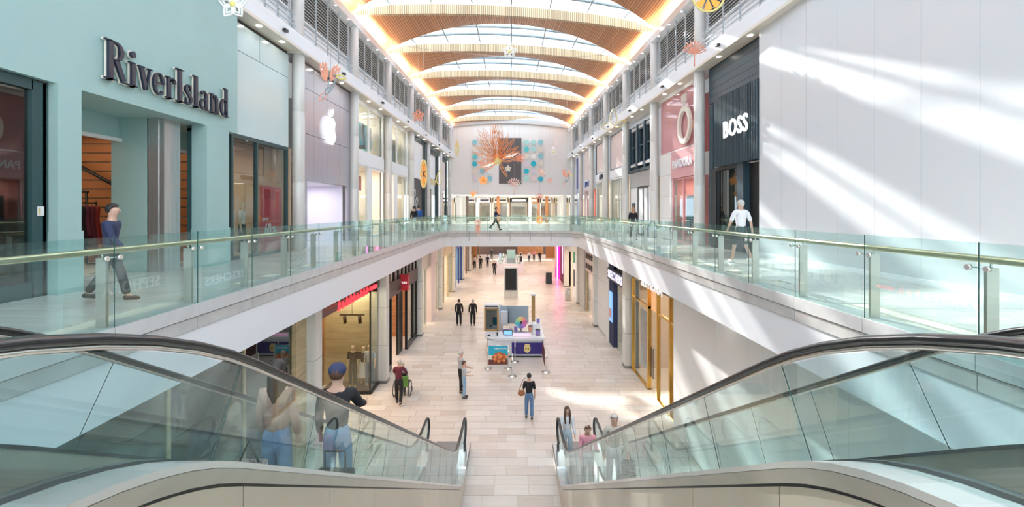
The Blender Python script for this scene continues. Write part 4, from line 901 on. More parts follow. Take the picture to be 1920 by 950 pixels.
# ---------- far end below the end wall: columns and lit shops
b = B(); b.box(-11, 11, 67, 67.3, FU, E+1.8, 'interior'); struct(b, 'wall_far_upper')
specs = [(-9.5, -8, 'black'), (-7.6, -6.4, 'cream'), (-6.2, -4.6, 'kioskwhite'), (-4.4, -2.7, 'lilacw'), (-2.5, -.4, 'interiorw'), (-.2, 2.2, 'charcoal'), (2.4, 3.6, 'copperint'), (3.8, 5.4, 'palepink'), (5.6, 7.4, 'woodpale'), (7.6, 9.3, 'interiorw')]
nmz = ['black', 'cream', 'white', 'lilac white', 'bright cream', 'charcoal', 'copper', 'pale pink', 'straw coloured', 'ivory']
for (x0, x1, m_), nm in zip(specs, nmz):
    S_ = thing('storefront', '%s storefront behind the far bridge under the end wall' % nm, 'storefront', (x0, 60, FU))
    b = B(); b.box(x0, x0+.12, 59.8, 60, FU, E+1.7, m_); b.box(x1-.12, x1, 59.8, 60, FU, E+1.7, m_); b.box(x0, x1, 59.8, 60, E+1.1, E+1.7, m_); child(b, 'frame', S_)
    b = B(); b.box(x0+.12, x1-.12, 59.9, 59.93, FU, E+1.1, 'gshop'); child(b, 'glass_pane', S_)
    b = B(); b.box(x0+.3, x1-.3, 62, 62.2, FU, E+.7, R.choice(['interiorw', 'interior', 'palepink', 'wood', m_])); child(b, 'back_panel', S_)
    b = B(); b.box(x0+.3, x1-.3, 59.75, 59.8, E+1.25, E+1.5, 'signwhite' if m_ in ('black', 'charcoal', 'copperint') else 'charcoal'); child(b, 'sign', S_)
for i, (x, m_) in enumerate(((-5.3, 'brown'), (-4.0, 'column'), (-1.6, 'copperint'), (2.2, 'colwhite'), (4.2, 'wood'))):
    b = B(); b.box(x-.17, x+.17, 54, 54.35, FU, E+1.72, m_); o = b.build('pillar'); tag(o, '%s square pillar beyond the far bridge, %s from the left' % (['brown', 'grey', 'copper brown', 'white', 'wood'][i], ['first', 'second', 'third', 'fourth', 'fifth'][i]), 'pillar')
for x in (-6.0, 6.0):
    for y in (51, 54, 57): b = B(); b.box(x-.2, x+.2, y, y+.4, FU, E+1.72, 'column'); o = b.build('pillar'); tag(o, 'grey pillar lining the corridor beyond the bridge, %s side, %s' % ('left' if x < 0 else 'right', {51: 'nearest', 54: 'middle', 57: 'farthest'}[y]), 'pillar')
for y in (52, 58, 64): alight((0, y, E+1.68), 170, (1, .93, .85), 11, 2)  # broad unseen lights added under the soffit to brighten the corridor
for i, (x, y) in enumerate([(x, y) for y in (53, 57) for x in (-6.3, -3, 0, 3, 6.3)]):
    b = B(); b.lathe([(.10, 0), (.10, -.015)], (x, y, E+1.715), 10, 'lampw'); o = b.build('downlight'); tag(o, 'round corridor downlight beyond the far bridge, %s row, %s from left' % ('near' if y < 55 else 'far', ORD[i % 5]), 'light', 'corridor downlights')
# ================= LOWER FLOOR
zt_ = E-2.505
def gshop(side, name, label, y): return Shop(side, name, label, y, 0, GA, GT)
rel = lambda z: z-E
GL = [(12.35, 12.8), (19.15, 19.6), (26.35, 26.8), (33.5, 34.0), (40.7, 41.2), (48, 48.5), (55, 55.5)]
GR = [(21.0, 21.5), (28.5, 29), (35.5, 36), (43.5, 44), (50.5, 51)]
for s, L_, nm in ((-1, GL, 'left'), (1, GR, 'right')):
    for i, (a, c) in enumerate(L_):
        b = B(); gbox(b, s, a, c, 0, zt_, -.3, .33, 'column'); gbox(b, s, a-.01, c+.01, 0, .12, -.3, .35, 'steeldark')
        for z in (1.6, 3.2): gbox(b, s, a-.003, c+.003, z, z+.01, -.3, .333, 'dark')
        o = b.build('steel_column'); tag(o, 'square brushed steel clad column on the lower %s side, %s' % (nm, ['nearest', 'second', 'third', 'fourth', 'fifth', 'sixth', 'farthest'][i]), 'column')
# bay 0: dark reflective window left of the nearest column
S = gshop(-1, 'storefront', 'dark glazed lower storefront behind the left escalator', 9)
for a, c in ((1.5, 4.5), (4.55, 7.5), (7.55, 9.6), (9.65, 11.7)): S.ey('glass_pane', a, c, rel(.15), rel(4.5), .0, .015, 'gdark')
S.ey('frame', 1.5, 12.3, rel(0), rel(.15), -.05, .06, 'dark'); S.ey('frame', 1.5, 12.3, rel(4.5), rel(4.79), -.05, .06, 'brown')
for y in (4.5, 7.5, 9.6, 11.7): S.ey('mullion', y-.0, y+.06, rel(.15), rel(4.5), -.03, .05, 'woodpale')
S.ey('pier', 11.76, 12.34, rel(0), rel(4.79), -.1, .1, 'woodpale')
room(-1, 1.5, 12.2, 0, 4.6, 4, 'darkint', A=GA, T=GT, power=90)
# bay 1: recessed doorway and a corner window with three dressed mannequins
S = gshop(-1, 'storefront', 'glazed corner shop window with red lettered sign, lower left', 16)
S.ey('head_band', 12.8, 19.1, rel(4.1), rel(4.79), -.1, .06, 'brown')
S.ey('glass_pane', 18.1, 19.05, rel(.1), rel(4.1), .0, .015, 'gshop'); S.ey('sill', 18.1, 19.05, rel(0), rel(.1), -.05, .05, 'black')
yq = 18.08
b = B(); b.box(-7.6, -5.62, yq-.01, yq+.005, .1, 4.1, 'gshop'); child(b, 'glass_pane', S.t); b = B(); b.box(-7.6, -5.60, yq-.03, yq+.03, 0, .1, 'black'); b.box(-5.66, -5.60, yq-.03, yq+.03, .1, 4.1, 'black'); b.box(-7.64, -7.58, yq-.03, yq+.03, .1, 4.1, 'woodpale'); child(b, 'frame', S.t)
b = B(); b.box(-9.3, -5.64, 19.05, 19.1, 0, 4.2, 'woodpale'); b.box(-9.6, -9.5, 12.8, 19.1, 0, 4.2, 'copperint'); b.box(-9.6, -5.7, 12.8, 12.85, 0, 4.2, 'copperint'); b.box(-9.6, -5.9, 12.8, 19.1, 4.15, 4.2, 'brown'); b.box(-7.9, -7.86, 18.1, 19.05, 0, 4.1, 'wood'); struct(b, 'wall_shop')
alight((-7.2, 16, 4.1), 120, (1, .72, .42), 2, 4); alight((-6.6, 18.6, 4.1), 40, (1, .88, .65), 1.4, .6)
b = B(); b.box(-8.6, -7.95, 17.0, 17.8, 0, 2.2, 'black'); o = b.build('cabinet'); tag(o, 'tall black cabinet in the lower left doorway', 'cabinet')
tk = thing('track_light', 'black track with two hanging spotlights above the dressed window', 'light', (-6.4, 18.2, 3.1)); b = B(); b.box(-.5, .5, -.02, .02, 0, .05, 'black'); b.tube([(0, 0, .05), (0, .0, 1.0)], .01, 4, 'black'); b.build('track', tk)
for x in (-.3, .3): b = B(); b.tube([(x, 0, -.02), (x+.03, -.02, -.32)], .07, 8, 'black'); b.build('spot_head', tk)
rs = thing('shop_sign', 'red glowing lettering on a bracket over the corner shop window', 'sign', (-5.2, 16, 4.3))
ysg = 15.4
for k in range(9):
    b = B(); y = 14.0+k*.34; h = R.uniform(.22, .34); b.tube([(-5.35, y, 4.2+.0), (-5.35, y+.07, 4.2+h), (-5.35, y+.14, 4.22), (-5.35, y+.2, 4.2+h*.7)], .022, 5, 'redneon'); child(b, 'letter', rs)
b = B(); b.box(-5.4, -5.3, 17.2, 17.9, 4.28, 4.40, 'redneon'); b.tube([(-5.36, 13.9, 4.5), (-5.36, 18.0, 4.5)], .02, 5, 'black'); b.box(-5.7, -5.3, 17.9, 17.94, 4.1, 4.5, 'black'); child(b, 'bracket', rs)
# bay 2: brown shop with red blade sign
S = gshop(-1, 'storefront', 'brown lower storefront with black frames and slatted windows above', 23)
S.ey('head_band', 19.6, 26.35, rel(3.3), rel(4.0), -.1, .10, 'brown'); S.ey('upper_glazing', 19.6, 26.35, rel(4.0), rel(4.79), -.05, .0, 'interiorw')
for k in range(9): S.ey('fin', 19.75+k*.78, 19.95+k*.78, rel(4.0), rel(4.79), 0, .09, 'black')
for a, c in ((19.65, 20.95), (23.9, 25.4), (25.45, 26.3)):
    S.ey('glass_pane', a+.08, c-.08, rel(.25), rel(3.3), .0, .015, 'gshop'); S.ey('sill', a, c, rel(0), rel(.25), -.05, .08, 'black'); S.ey('mullion', a, a+.08, rel(.25), rel(3.3), -.05, .08, 'black'); S.ey('mullion', c-.08, c, rel(.25), rel(3.3), -.05, .08, 'black')
S.ey('door_frame', 22.9, 23.85, rel(0), rel(3.3), -.25, -.15, 'black')
room(-1, 19.6, 26.35, 0, 3.4, 3.5, 'wood', A=GA, T=GT, power=110, back='copperint')
bs = thing('blade_sign', 'red projecting box sign with white lettering, lower left', 'sign', (-5.35, 22.6, 3.7)); b = B(); b.box(-.30, .22, -.10, .10, -.35, .40, 'red'); b.build('box', bs); put_text(blurred(5, .14, 'signwhite'), 'lettering', bs, (-5.39, 22.49, 3.74), 'C'); b = B(); b.box(-.34, .26, -.12, .12, .38, .42, 'red'); b.build('rim', bs)
# further bays, left
LB = [(26.8, 33.5, 'interiorw', 'cream', 'pale glazed lower storefront with white shelves'), (34.0, 40.7, 'cream', 'woodpale', 'cream lower storefront with display shelf'), (41.2, 48, 'bluepale', 'blue', 'blue lit lower storefront on the left'), (48.5, 55, 'interior', 'brown', 'brown lower storefront far left'), (55.5, 72, 'wood', 'wood', 'dark wood storefront at the far left end')]
for i, (a, c, wm, fm, lb) in enumerate(LB):
    S = gshop(-1, 'storefront', lb, (a+c)/2)
    S.ey('head_band', a, c, rel(3.6), rel(4.79), -.1, .08, fm); q = (c-a)/3
    for k in range(3):
        if k == 1: continue
        S.ey('glass_pane', a+k*q+.1, a+(k+1)*q-.1, rel(.15), rel(3.6), .0, .015, 'gshop'); S.ey('mullion', a+k*q, a+k*q+.1, rel(0), rel(3.6), -.05, .08, fm); S.ey('mullion', a+(k+1)*q-.1, a+(k+1)*q, rel(0), rel(3.6), -.05, .08, fm)
    room(-1, a, c, 0, 3.7, 3, wm, A=GA, T=GT, power=110)
    if i == 0: S.ey('red_banner', 30.7, 31.3, rel(3.4), rel(4.2), .1, .16, 'red'); S.ey('side_pier', 29.8, 31.6, rel(0), rel(4.79), -.1, .25, 'palepink')
# ----- right lower bays
S = gshop(1, 'storefront', 'brass framed lower storefront with glass doors on the right', 18)
S.ey('head_band', 14.95, 21.0, rel(4.2), rel(4.79), -.1, .0, 'woodpale')
for a, c in ((14.95, 16.0), (16.12, 17.35), (18.6, 20.85)): S.ey('glass_pane', a, c, rel(.05), rel(4.2), -.02, -.005, 'gshop')
for y in (14.98, 16.02, 17.38, 18.5, 20.85): S.ey('brass_mullion', y, y+.12, rel(0), rel(4.2), -.08, .06, 'gold')
for y0, y1 in ((14.95, 17.4), (18.5, 20.9)): S.ey('brass_transom', y0, y1, rel(3.3), rel(3.4), -.06, .04, 'gold'); S.ey('brass_sill', y0, y1, rel(0), rel(.06), -.06, .06, 'gold')
S.ey('poster', 19.0, 20.3, rel(.5), rel(3.0), -.2, -.17, 'lilacw'); 
bq = B(); 
for k, (yy_, zz_, r_) in enumerate(((19.5, 2.2, .35), (19.7, 1.6, .42), (19.6, 1.0, .3))): bq.disc((GA-GT*yy_+.14, yy_, zz_), (0, 1, 0), (0, 0, 1), r_, .02, 12, 'pink')
child(bq, 'poster_picture', S.t)
S.ey('door', 16.2, 17.2, rel(.02), rel(3.2), -.6, -.55, 'doorbronze'); S.ey('pink_strip', 16.9, 17.02, rel(.9), rel(3.0), -.5, -.45, 'pinkwall')
b = B(); xx = GA-GT*17.9-.10; b.tube([(xx+.05, 17.95, .75), (xx, 17.95, .75), (xx, 17.95, 1.9), (xx+.05, 17.95, 1.9)], .018, 6, 'black'); b.tube([(xx+.05, 17.7, .75), (xx, 17.7, .75), (xx, 17.7, 1.9), (xx+.05, 17.7, 1.9)], .018, 6, 'black'); child(b, 'door_handle', S.t)
S.ey('glass_door', 17.5, 18.45, rel(.03), rel(3.3), -.04, -.025, 'gshop')
ss = thing('shop_sign', 'white lit SEPHORA lettering half hidden by the balcony front', 'sign', (5.55, 17.8, 4.35)); put_text(text('SEPHORA', .62, 'signwhite', .02, .006, xs=.95, spacing=1.1), 'lettering', ss, (5.50, 17.9, 4.35), 'R'); b = B(); b.box(5.52, 5.6, 16.2, 19.6, 4.28, 4.36, 'charcoal'); child(b, 'rail', ss)
room(1, 14.95, 21, 0, 4.3, 3.5, 'interior', A=GA, T=GT, power=160, back='copperint', colr=(1, .75, .5))
S = gshop(1, 'storefront', 'dark navy lower storefront with white lit SKECHERS sign', 24)
S.ey('dark_front', 24.2, 25.2, rel(0), rel(4.79), -.1, .12, 'navy'); S.ey('sign_box', 21.5, 25.2, rel(3.55), rel(4.15), -.1, .22, 'charcoal'); S.ey('upper_glass', 21.5, 24.2, rel(4.15), rel(4.79), 0, .02, 'gdark'); put_text(text('SKECHERS', .58, 'signlilac', .015, .008, xs=1.1, spacing=1.1), 'lettering', S.t, (GA-GT*23.3-.26, 23.4, 3.86), 'R')
S.ey('screen', 24.35, 25.05, rel(1.3), rel(2.9), .13, .18, 'screenblue'); S.ey('screen_band', 24.4, 25.0, rel(1.5), rel(2.0), .185, .19, 'pink'); S.ey('glass_pane', 21.6, 24.1, rel(0), rel(3.5), 0, .015, 'gshop'); S.ey('plinth', 22.0, 23.0, rel(0), rel(.9), -.6, -.2, 'white'); S.ey('wall_panel', 25.2, 25.9, rel(0), rel(4.79), -.1, .16, 'colwhite')
room(1, 21.5, 25.2, 0, 3.6, 3, 'darkint', A=GA, T=GT, power=50)
for z0, z1 in ((.15, 1.55), (1.57, 3.1), (3.12, 4.83)): S.ey('wall_panel', 26.0, 28.5, rel(z0), rel(z1), -.1, .14, 'colwhite')
S.ey('base', 26.0, 28.5, rel(0), rel(.15), -.1, .1, 'greywall')
S = gshop(1, 'storefront', 'lower right storefront with patterned cream panel above glass', 32)
S.ey('patterned_panel', 30.2, 33.0, rel(3.0), rel(4.79), -.1, .1, 'palepink'); 
for k in range(8): b = B(); yy_ = 30.5+(k % 4)*.65; z_ = 3.4+.7*(k//4); b.tube([(GA-GT*yy_-.12, yy_+.2*math.cos(a), z_+.2*math.sin(a)) for a in (0, 1, 2, 3, 4, 5, 6)], .04, 4, 'brown'); child(b, 'ornament', S.t)
S.ey('mullion', 30.1, 30.3, rel(0), rel(3), -.05, .08, 'woodpale'); S.ey('mullion', 32.9, 33.1, rel(0), rel(3), -.05, .08, 'woodpale'); S.ey('glass_pane', 30.3, 32.9, rel(.1), rel(3), 0, .015, 'gshop'); S.ey('pier', 33.1, 35.5, rel(0), rel(4.79), -.1, .15, 'greywall'); S.ey('pier', 29, 30.1, rel(0), rel(4.79), -.1, .1, 'column')
room(1, 30.2, 33, 0, 3.2, 3, 'palepink', A=GA, T=GT, power=60)
S = gshop(1, 'storefront', 'white lower storefront with black upright sign, far right', 40)
S.ey('head_band', 36, 43.5, rel(3.6), rel(4.79), -.1, .1, 'column'); S.ey('green_sign', 38, 39, rel(2.9), rel(3.8), .1, .14, 'green'); S.ey('white_pier', 37.6, 39.4, rel(0), rel(3.6), -.05, .1, 'white'); S.ey('black_sign', 38.2, 38.8, rel(.9), rel(2.3), .1, .14, 'black'); room(1, 36, 43.5, 0, 3.7, 3, 'interiorw', A=GA, T=GT, power=80)
S = gshop(1, 'storefront', 'hot pink neon lit lower storefront at the far right', 47)
S.ey('pink_wall', 48.6, 50.4, rel(0), rel(4.79), -.1, .5, 'hotpink'); S.ey('neon_tube', 48.3, 48.45, rel(0), rel(4.79), .4, .5, 'magneon'); S.ey('poster', 49.0, 50.1, rel(1.2), rel(3.4), .5, .54, 'pink'); S.ey('poster_picture', 49.3, 49.9, rel(2.0), rel(2.9), .54, .56, 'goldpaint'); S.ey('dark_front', 44.1, 48.2, rel(0), rel(4.79), -.1, .2, 'maroon'); S.ey('neon_tube', 45.6, 45.7, rel(1), rel(4.79), .2, .28, 'magneon')
room(1, 51, 70, 0, 3.8, 3, 'wood', A=GA, T=GT, power=160)
b = B(); b.box(-7, 7, 76, 76.3, 0, zt_, 'brown'); struct(b, 'wall_far_lower')
b = B(); b.box(-5.3, -1.3, 75.7, 75.9, 0, 3.4, 'brown'); b.box(1.0, 5.3, 75.7, 75.9, 0, 3.4, 'wood'); b.box(-5.3, 5.3, 75.7, 75.9, 3.5, 4.2, 'woodpale'); o = b.build('storefront'); tag(o, 'warm brown storefront closing the far end of the lower hall', 'storefront')
for y in (38, 48, 58, 68): alight((0, y, zt_-.05), 170, (1, .90, .80), 8, 4)  # wide unseen lights added below the ceiling to lift the dark lower hall
for i in range(9):
    for s in (-1, 1):
        y = 11+i*7.2; b = B(); b.lathe([(.09, 0), (.09, -.012)], (s*5.15, y, E-2.50), 10, 'lampw'); o = b.build('downlight'); tag(o, 'round downlight under the %s walkway above the lower shops, %s from the camera' % ('left' if s < 0 else 'right', ORD[i]), 'light', 'lower hall downlights')
# ============================================================ END WALL ART
b = B(); x0, x1 = (928-959)*48.9/850, (977.5-959)*48.9/850; b.box(x0, x1, ye(0)-.12, ye(0)-.02, zz(344, 48.9), zz(258.5, 48.9), 'artgrey'); o = b.build('art_panel'); tag(o, 'dark grey rectangular art panel on the white end wall', 'artwork')
DC = [['aquadisc', 'cream2', 'tealdisc', 'cyandisc', 'cream2', 'lilacdisc'], ['cream2', 'cream2', 'palewhite', 'palepink', 'aquadisc', 'palecoral'], ['cream2', 'palepink', 'cream2', 'mint', 'palewhite', 'aquadisc'], ['mint', 'tealdisc', 'cream2', 'lilacdisc', 'cyandisc', 'mint'], ['mint', 'mint', 'palewhite', 'cyandisc', 'lilacdisc', 'palepink'], ['aquadisc', 'cream2', 'aquadisc', 'cream2', 'palecoral', 'cyandisc']]
CN = {'aquadisc': 'pale aqua', 'cream2': 'cream', 'tealdisc': 'teal', 'cyandisc': 'bright cyan', 'lilacdisc': 'lilac', 'palewhite': 'white', 'palepink': 'pale pink', 'palecoral': 'coral pink', 'mint': 'mint'}
for ci, px in enumerate((890.6, 904.5, 918.2, 987, 1000, 1013.5)):
    for ri, py in enumerate((267, 280, 293.3, 307, 321, 335)):
        x = (px-959)*49/850; y = ye(x); p = at(px, py, y); c = DC[ci][ri]
        b = B(); b.disc((p.x, y-.14, p.z), (1, 0, 0), (0, 0, 1), .29, .04, 18, c); b.tube([(p.x, y-.14, p.z), (p.x, y, p.z)], .03, 5, 'steel')
        o = b.build('wall_disc'); tag(o, '%s disc on end wall, row %s, column %s %s of dark panel' % (CN[c], ['one', 'two', 'three', 'four', 'five', 'six'][ri], ['three', 'two', 'one', 'one', 'two', 'three'][ci], 'left' if ci < 3 else 'right'), 'wall disc', 'discs on the end wall')
# ============================================================ HANGING DECORATIONS
def wire(t, y, x=0, z=0, top=E+10.05):
    b = B(); zt2 = top-t.location.z; b.tube([(x, y, z), (x, y, zt2)], .006, 4, 'steel'); b.build('hanging_wire', t)
def leafloop(p, q, w_, n=7, dy=0):
    """closed pointed leaf outline from p to q in the xz plane"""
    p = Vector(p); q = Vector(q); d = q-p; nrm = Vector((-d.z, 0, d.x)).normalized(); a = []
    for i in range(n+1): t = i/n; a.append(p+d*t+nrm*w_*math.sin(PI*t**.8)+Vector((0, dy*t, 0)))
    for i in range(1, n): t = 1-i/n; a.append(p+d*t-nrm*w_*math.sin(PI*t**.8)+Vector((0, dy*t, 0)))
    return a
def decor(name, label, cat, px, py, Y): return thing(name, label, cat, tuple(at(px, py, Y)))
def wirepart(t, loops, r, m, name):
    b = B()
    for l in loops: b.tube(l, r, 5, m, closed=True)
    return b.build(name, t)
# big copper lotus
Y0 = 30; k0 = Y0/850; t = decor('hanging_lotus', 'huge copper wire lotus flower hanging before the end wall', 'decoration', 934, 300.5, Y0)
tips = [(385, 60), (420, 65), (285, 110), (235, 160), (210, 235), (178, 330), (165, 430), (190, 545), (220, 610), (265, 655), (445, 70), (512, 105), (597, 175), (672, 245), (723, 345), (742, 400), (742, 500)]
for i, (a, c) in enumerate(tips):
    tx, tz_ = (a-470)/6.332*k0, -(c-510)/6.332*k0; L = math.hypot(tx, tz_); dyy = R.uniform(-.5, .5)
    o = wirepart(t, [leafloop((0, 0, 0), (tx, 0, tz_), L*.095, dy=dyy), leafloop((tx*.05, 0, tz_*.05), (tx*.85, 0, tz_*.85), L*.045, dy=dyy)], .019, 'copper', 'petal')
b = B(); b.tube([(0.05, 0, 0), (.15, 0, -.45), (.32, 0, -.8), (.55, 0, -1.08), (.62, 0, -1.05), (.42, 0, -.7), (.25, 0, -.35), (.15, 0, 0)], .03, 5, 'copper', closed=True); b.build('stem', t)
b = B(); b.ball((-.05, -.1, .12), .20, 10, 'copper', rz=.35); b.build('seed_head', t); wire(t, 0)
def flower5(label, px, py, Y, r, m, m2, name='hanging_flower'):
    t = decor(name, label, 'decoration', px, py, Y)
    for k in range(5):
        a = PI/2+k*2*PI/5; o = wirepart(t, [leafloop((0, 0, 0), (r*math.cos(a), 0, r*math.sin(a)), r*.36), leafloop((0, 0, 0), (r*.75*math.cos(a), 0, r*.75*math.sin(a)), r*.22)], r*.07, m, 'petal')
    b = B(); b.ball((0, -.02, 0), r*.22, 8, m2, ry=r*.1); b.build('centre', t); wire(t, 0); return t
flower5('white wire flower with yellow centre hanging under the second roof arch', 955, 97, 22, .36, 'palewhite', 'yellow')
flower5('white looped wire flower at the top edge above the teal storefront', 437, 8, 8, .26, 'palewhite', 'yellow')
flower5('small white star flower right of the wall discs', 1038, 285, 34, .36, 'palewhite', 'yellow')
flower5('tiny white star flower against the dark art panel', 952.5, 316, 36, .26, 'palewhite', 'yellow')
flower5('small yellow white flower at the foot of the copper lotus', 933, 303, 28, .25, 'yellow', 'palewhite')
flower5('small orange wire flower low left of the dark art panel', 906, 338, 33, .34, 'orange', 'copper')
flower5('pink and orange wire flower beside the lotus petals', 975, 296, 30, .32, 'coral', 'copper')
flower5('pale pink wire flower over the right hand discs', 1017, 326, 34, .28, 'palecoral', 'yellow')
flower5('faint coral wire flower hung by the left louvres', 784, 217, 24, .33, 'coral', 'copper')
def citrus(label, px, py, Y, r, rv, m, m2):
    t = decor('hanging_citrus_slice', label, 'decoration', px, py, Y)
    b = B(); b.tube([(rv*math.cos(a*PI/10), 0, r*math.sin(a*PI/10)) for a in range(20)], r*.07, 5, m, closed=True); b.build('rim', t)
    for k in range(8):
        a = k*PI/4; l = []
        for q in ((.15, 0), (.85, -.3), (.9, 0), (.85, .3)): l.append((rv*q[0]*math.cos(a+q[1]), 0, r*q[0]*math.sin(a+q[1])))
        b = B(); b.prism(l, [(x, .02, z) for x, y, z in l], m2); b.build('segment', t)
    wire(t, 0, 0, r); return t
citrus('golden citrus slice cut by the top edge, near the right wall', 1328, -8, 12, .42, .42, 'yellow', 'orange')
citrus('orange citrus slice seen edge on over the left walkway', 794.5, 326, 26, .78, .17, 'goldpaint', 'orange')
citrus('orange citrus slice hanging in front of the far balustrade', 1012, 412, 29, .26, .22, 'goldpaint', 'orange')
citrus('small peach disc hanging right of the wall discs', 1031, 338, 35, .2, .2, 'palecoral', 'coral')
def bird(label, px, py, Y, s, flip=1):
    t = decor('hanging_bird', label, 'decoration', px, py, Y); f = flip
    V = lambda x, z: (f*x*s, 0, z*s)
    for k, (x, z) in enumerate(((-.55, .9), (-.4, 1.0), (-.25, .95), (-.5, .6))): wirepart(t, [leafloop(V(-.25, 0), V(x, z), .09*s)], .016*s/.5, 'coral', 'wing_feather')
    for k, (x, z) in enumerate(((.35, .85), (.5, .7), (.2, .8))): wirepart(t, [leafloop(V(0, 0), V(x, z), .09*s)], .016*s/.5, 'coral', 'wing_feather')
    wirepart(t, [leafloop(V(.15, .25), V(-.1, -.6), .16*s), leafloop(V(-.05, -.3), V(-.25, -.7), .13*s)], .016*s/.5, 'beam', 'body'); wirepart(t, [leafloop(V(-.2, -.6), V(-.6, -1.0), .13*s)], .014*s/.5, 'coral', 'tail'); b = B(); b.ball(V(.22, .28), .09*s, 8, 'steeldark'); b.build('head', t)
    wirepart(t, [leafloop(V(.25, .28), V(.8, .12), .1*s)], .02*s/.5, 'yellow', 'beak'); wire(t, 0, 0, .3*s); return t
bird('wire bird with coral wings in front of the lilac storefront', 620, 152, 12, .52)
bird('pale wire bird with pink wings at the right end of the end wall', 1063, 332, 34, .62)
def fan(label, px, py, Y, r, m, up=1, n=7, stem=1.0):
    t = decor('hanging_fan', label, 'decoration', px, py, Y)
    for k in range(n): a = PI/2+(k-(n-1)/2)*.32; wirepart(t, [leafloop((0, 0, 0), (r*math.cos(a), 0, up*r*math.sin(a)), r*.10)], r*.04, m, 'frond')
    b = B(); b.tube([(0, 0, 0), (0, 0, -up*r*stem)], r*.05, 5, m); b.build('stem', t); wire(t, 0); return t
fan('coral palm fan on stem at the foot of the art panel', 964, 349, 33, .62, 'palecoral')
fan('coral wire seaweed fan by the right wall louvres', 1302, 100, 16, .46, 'coral', n=9)
fan('orange wire fan hanging at the left under the end wall', 887, 368, 34, .42, 'orange', n=5)
fan('coral wire fan hanging at the right under the end wall', 1011, 372, 36, .42, 'coral')
t = decor('hanging_feather', 'long coral wire feather hanging before the bridge', 'decoration', 896, 425, 28)
for k in range(5): wirepart(t, [leafloop((-.1+.05*k, 0, -.4), (-.18+.09*k, 0, .55-.06*abs(k-2)), .05)], .015, 'coral', 'plume')
b = B(); b.tube([(0, 0, -.4), (.1, 0, -.8), (.02, 0, -1.15), (-.12, 0, -1.2)], .02, 5, 'palecoral'); b.build('tail', t); wire(t, 0)
t = decor('hanging_leaf', 'thin yellow wire leaf left of the wall discs', 'decoration', 857, 278, 34); wirepart(t, [leafloop((0, 0, -.6), (0, 0, .6), .13), leafloop((0, 0, -.4), (0, 0, .4), .06)], .03, 'yellow', 'outline'); wire(t, 0)
t = decor('hanging_lantern', 'yellow wire lantern shape near the right wall louvres', 'decoration', 1150, 232, 25); wirepart(t, [leafloop((0, 0, -.1), (0, 0, .85), .2), leafloop((-.1, 0, -.2), (-.7, 0, -.1), .15), leafloop((.1, 0, -.2), (.7, 0, .2), .15)], .022, 'yellow', 'outline'); wire(t, 0)
t = decor('hanging_leaf', 'yellow wire leaf beside the gold script sign', 'decoration', 822, 333, 30); wirepart(t, [leafloop((0, 0, -.5), (.1, 0, .55), .16)], .03, 'yellow', 'outline'); wire(t, 0)
for i, (k, z) in enumerate(((5, 9.0), (6, 9.0), (7, 9.0), (8, 9.0))):
    y = RY[k][0]+2.6; b = B(); X_ = roofX(y)-.75; b.tube([(X_*(q/8-1), y+.1*q, E+z-.5*(1-(q/8-1)**2)) for q in range(17)], .010, 4, 'steel'); o = b.build('cable'); tag(o, 'thin sagging steel cable strung across the hall, %s from the camera' % ['first', 'second', 'third', 'fourth'][i], 'cable')
# ============================================================ KIOSK AND FLOOR FURNITURE
KX0, KX1, KY0, KY1 = -1.35, 1.62, 22.4, 26.6
kt = thing('kiosk', 'white counter kiosk with purple front panel in the middle of the lower hall', 'kiosk', ((KX0+KX1)/2, KY0, 0))
b = B(); b.box(KX0+.15, KX1, KY0+.2, KY0+.7, .08, .86, 'kioskwhite'); b.box(KX1-.5, KX1, KY0+.7, KY1, .08, .86, 'kioskwhite'); b.box(KX0+.1, KX0+.6, KY0+.7, KY1-1.5, .08, .86, 'woodkiosk'); b.box(KX0+.3, KX1-.1, KY0+.25, KY1, 0, .08, 'charcoal'); child(b, 'cabinet', kt)
b = B(); b.box(KX0+.5, KX1+.03, KY0+.1, KY0+.85, .86, 1.0, 'kioskwhite'); b.lathe([(.62, 0), (.62, .1)], (KX0+.6, KY0+.72, .896), 20, 'kioskwhite'); b.box(KX1-.55, KX1+.03, KY0+.85, KY1, .86, 1.0, 'kioskwhite'); b.box(KX0+.02, KX0+.6, KY0+.85, KY1-1.5, .88, 1.0, 'kioskwhite'); child(b, 'countertop', kt)
b = B(); b.lathe([(.5, 0), (.5, .77)], (KX0+.62, KY0+.75, .08), 20, 'woodkiosk'); child(b, 'curved_front', kt)
b = B(); b.box(.02, KX1-.05, KY0+.13, KY0+.2, .18, .74, 'kioskpurple'); child(b, 'front_panel', kt)
b = B(); b.disc((.78, KY0+.12, .46), (1, 0, 0), (0, 0, 1), .17, .012, 16, 'goldpaint', rv=.2); b.box(.66, .90, KY0+.10, KY0+.13, .62, .68, 'goldpaint'); b.disc((.72, KY0+.10, .46), (1, 0, 0), (0, 0, 1), .045, .01, 10, 'woodkiosk'); b.disc((.84, KY0+.10, .46), (1, 0, 0), (0, 0, 1), .045, .01, 10, 'woodkiosk'); child(b, 'gold_emblem', kt)
kc = thing('display_cabinet', 'wood-framed glass cabinet standing on the left of the kiosk', 'cabinet', (-1.05, 23.8, 1.0))
b = B(); w2 = .34
for sx in (-1, 1): b.box(sx*w2-.045, sx*w2+.045, -.05, .05, 0, 1.22, 'woodkiosk')
b.box(-w2, w2, -.05, .05, 0, .09, 'woodkiosk'); b.box(-w2, w2, -.05, .05, 1.13, 1.22, 'woodkiosk'); b.build('frame', kc)
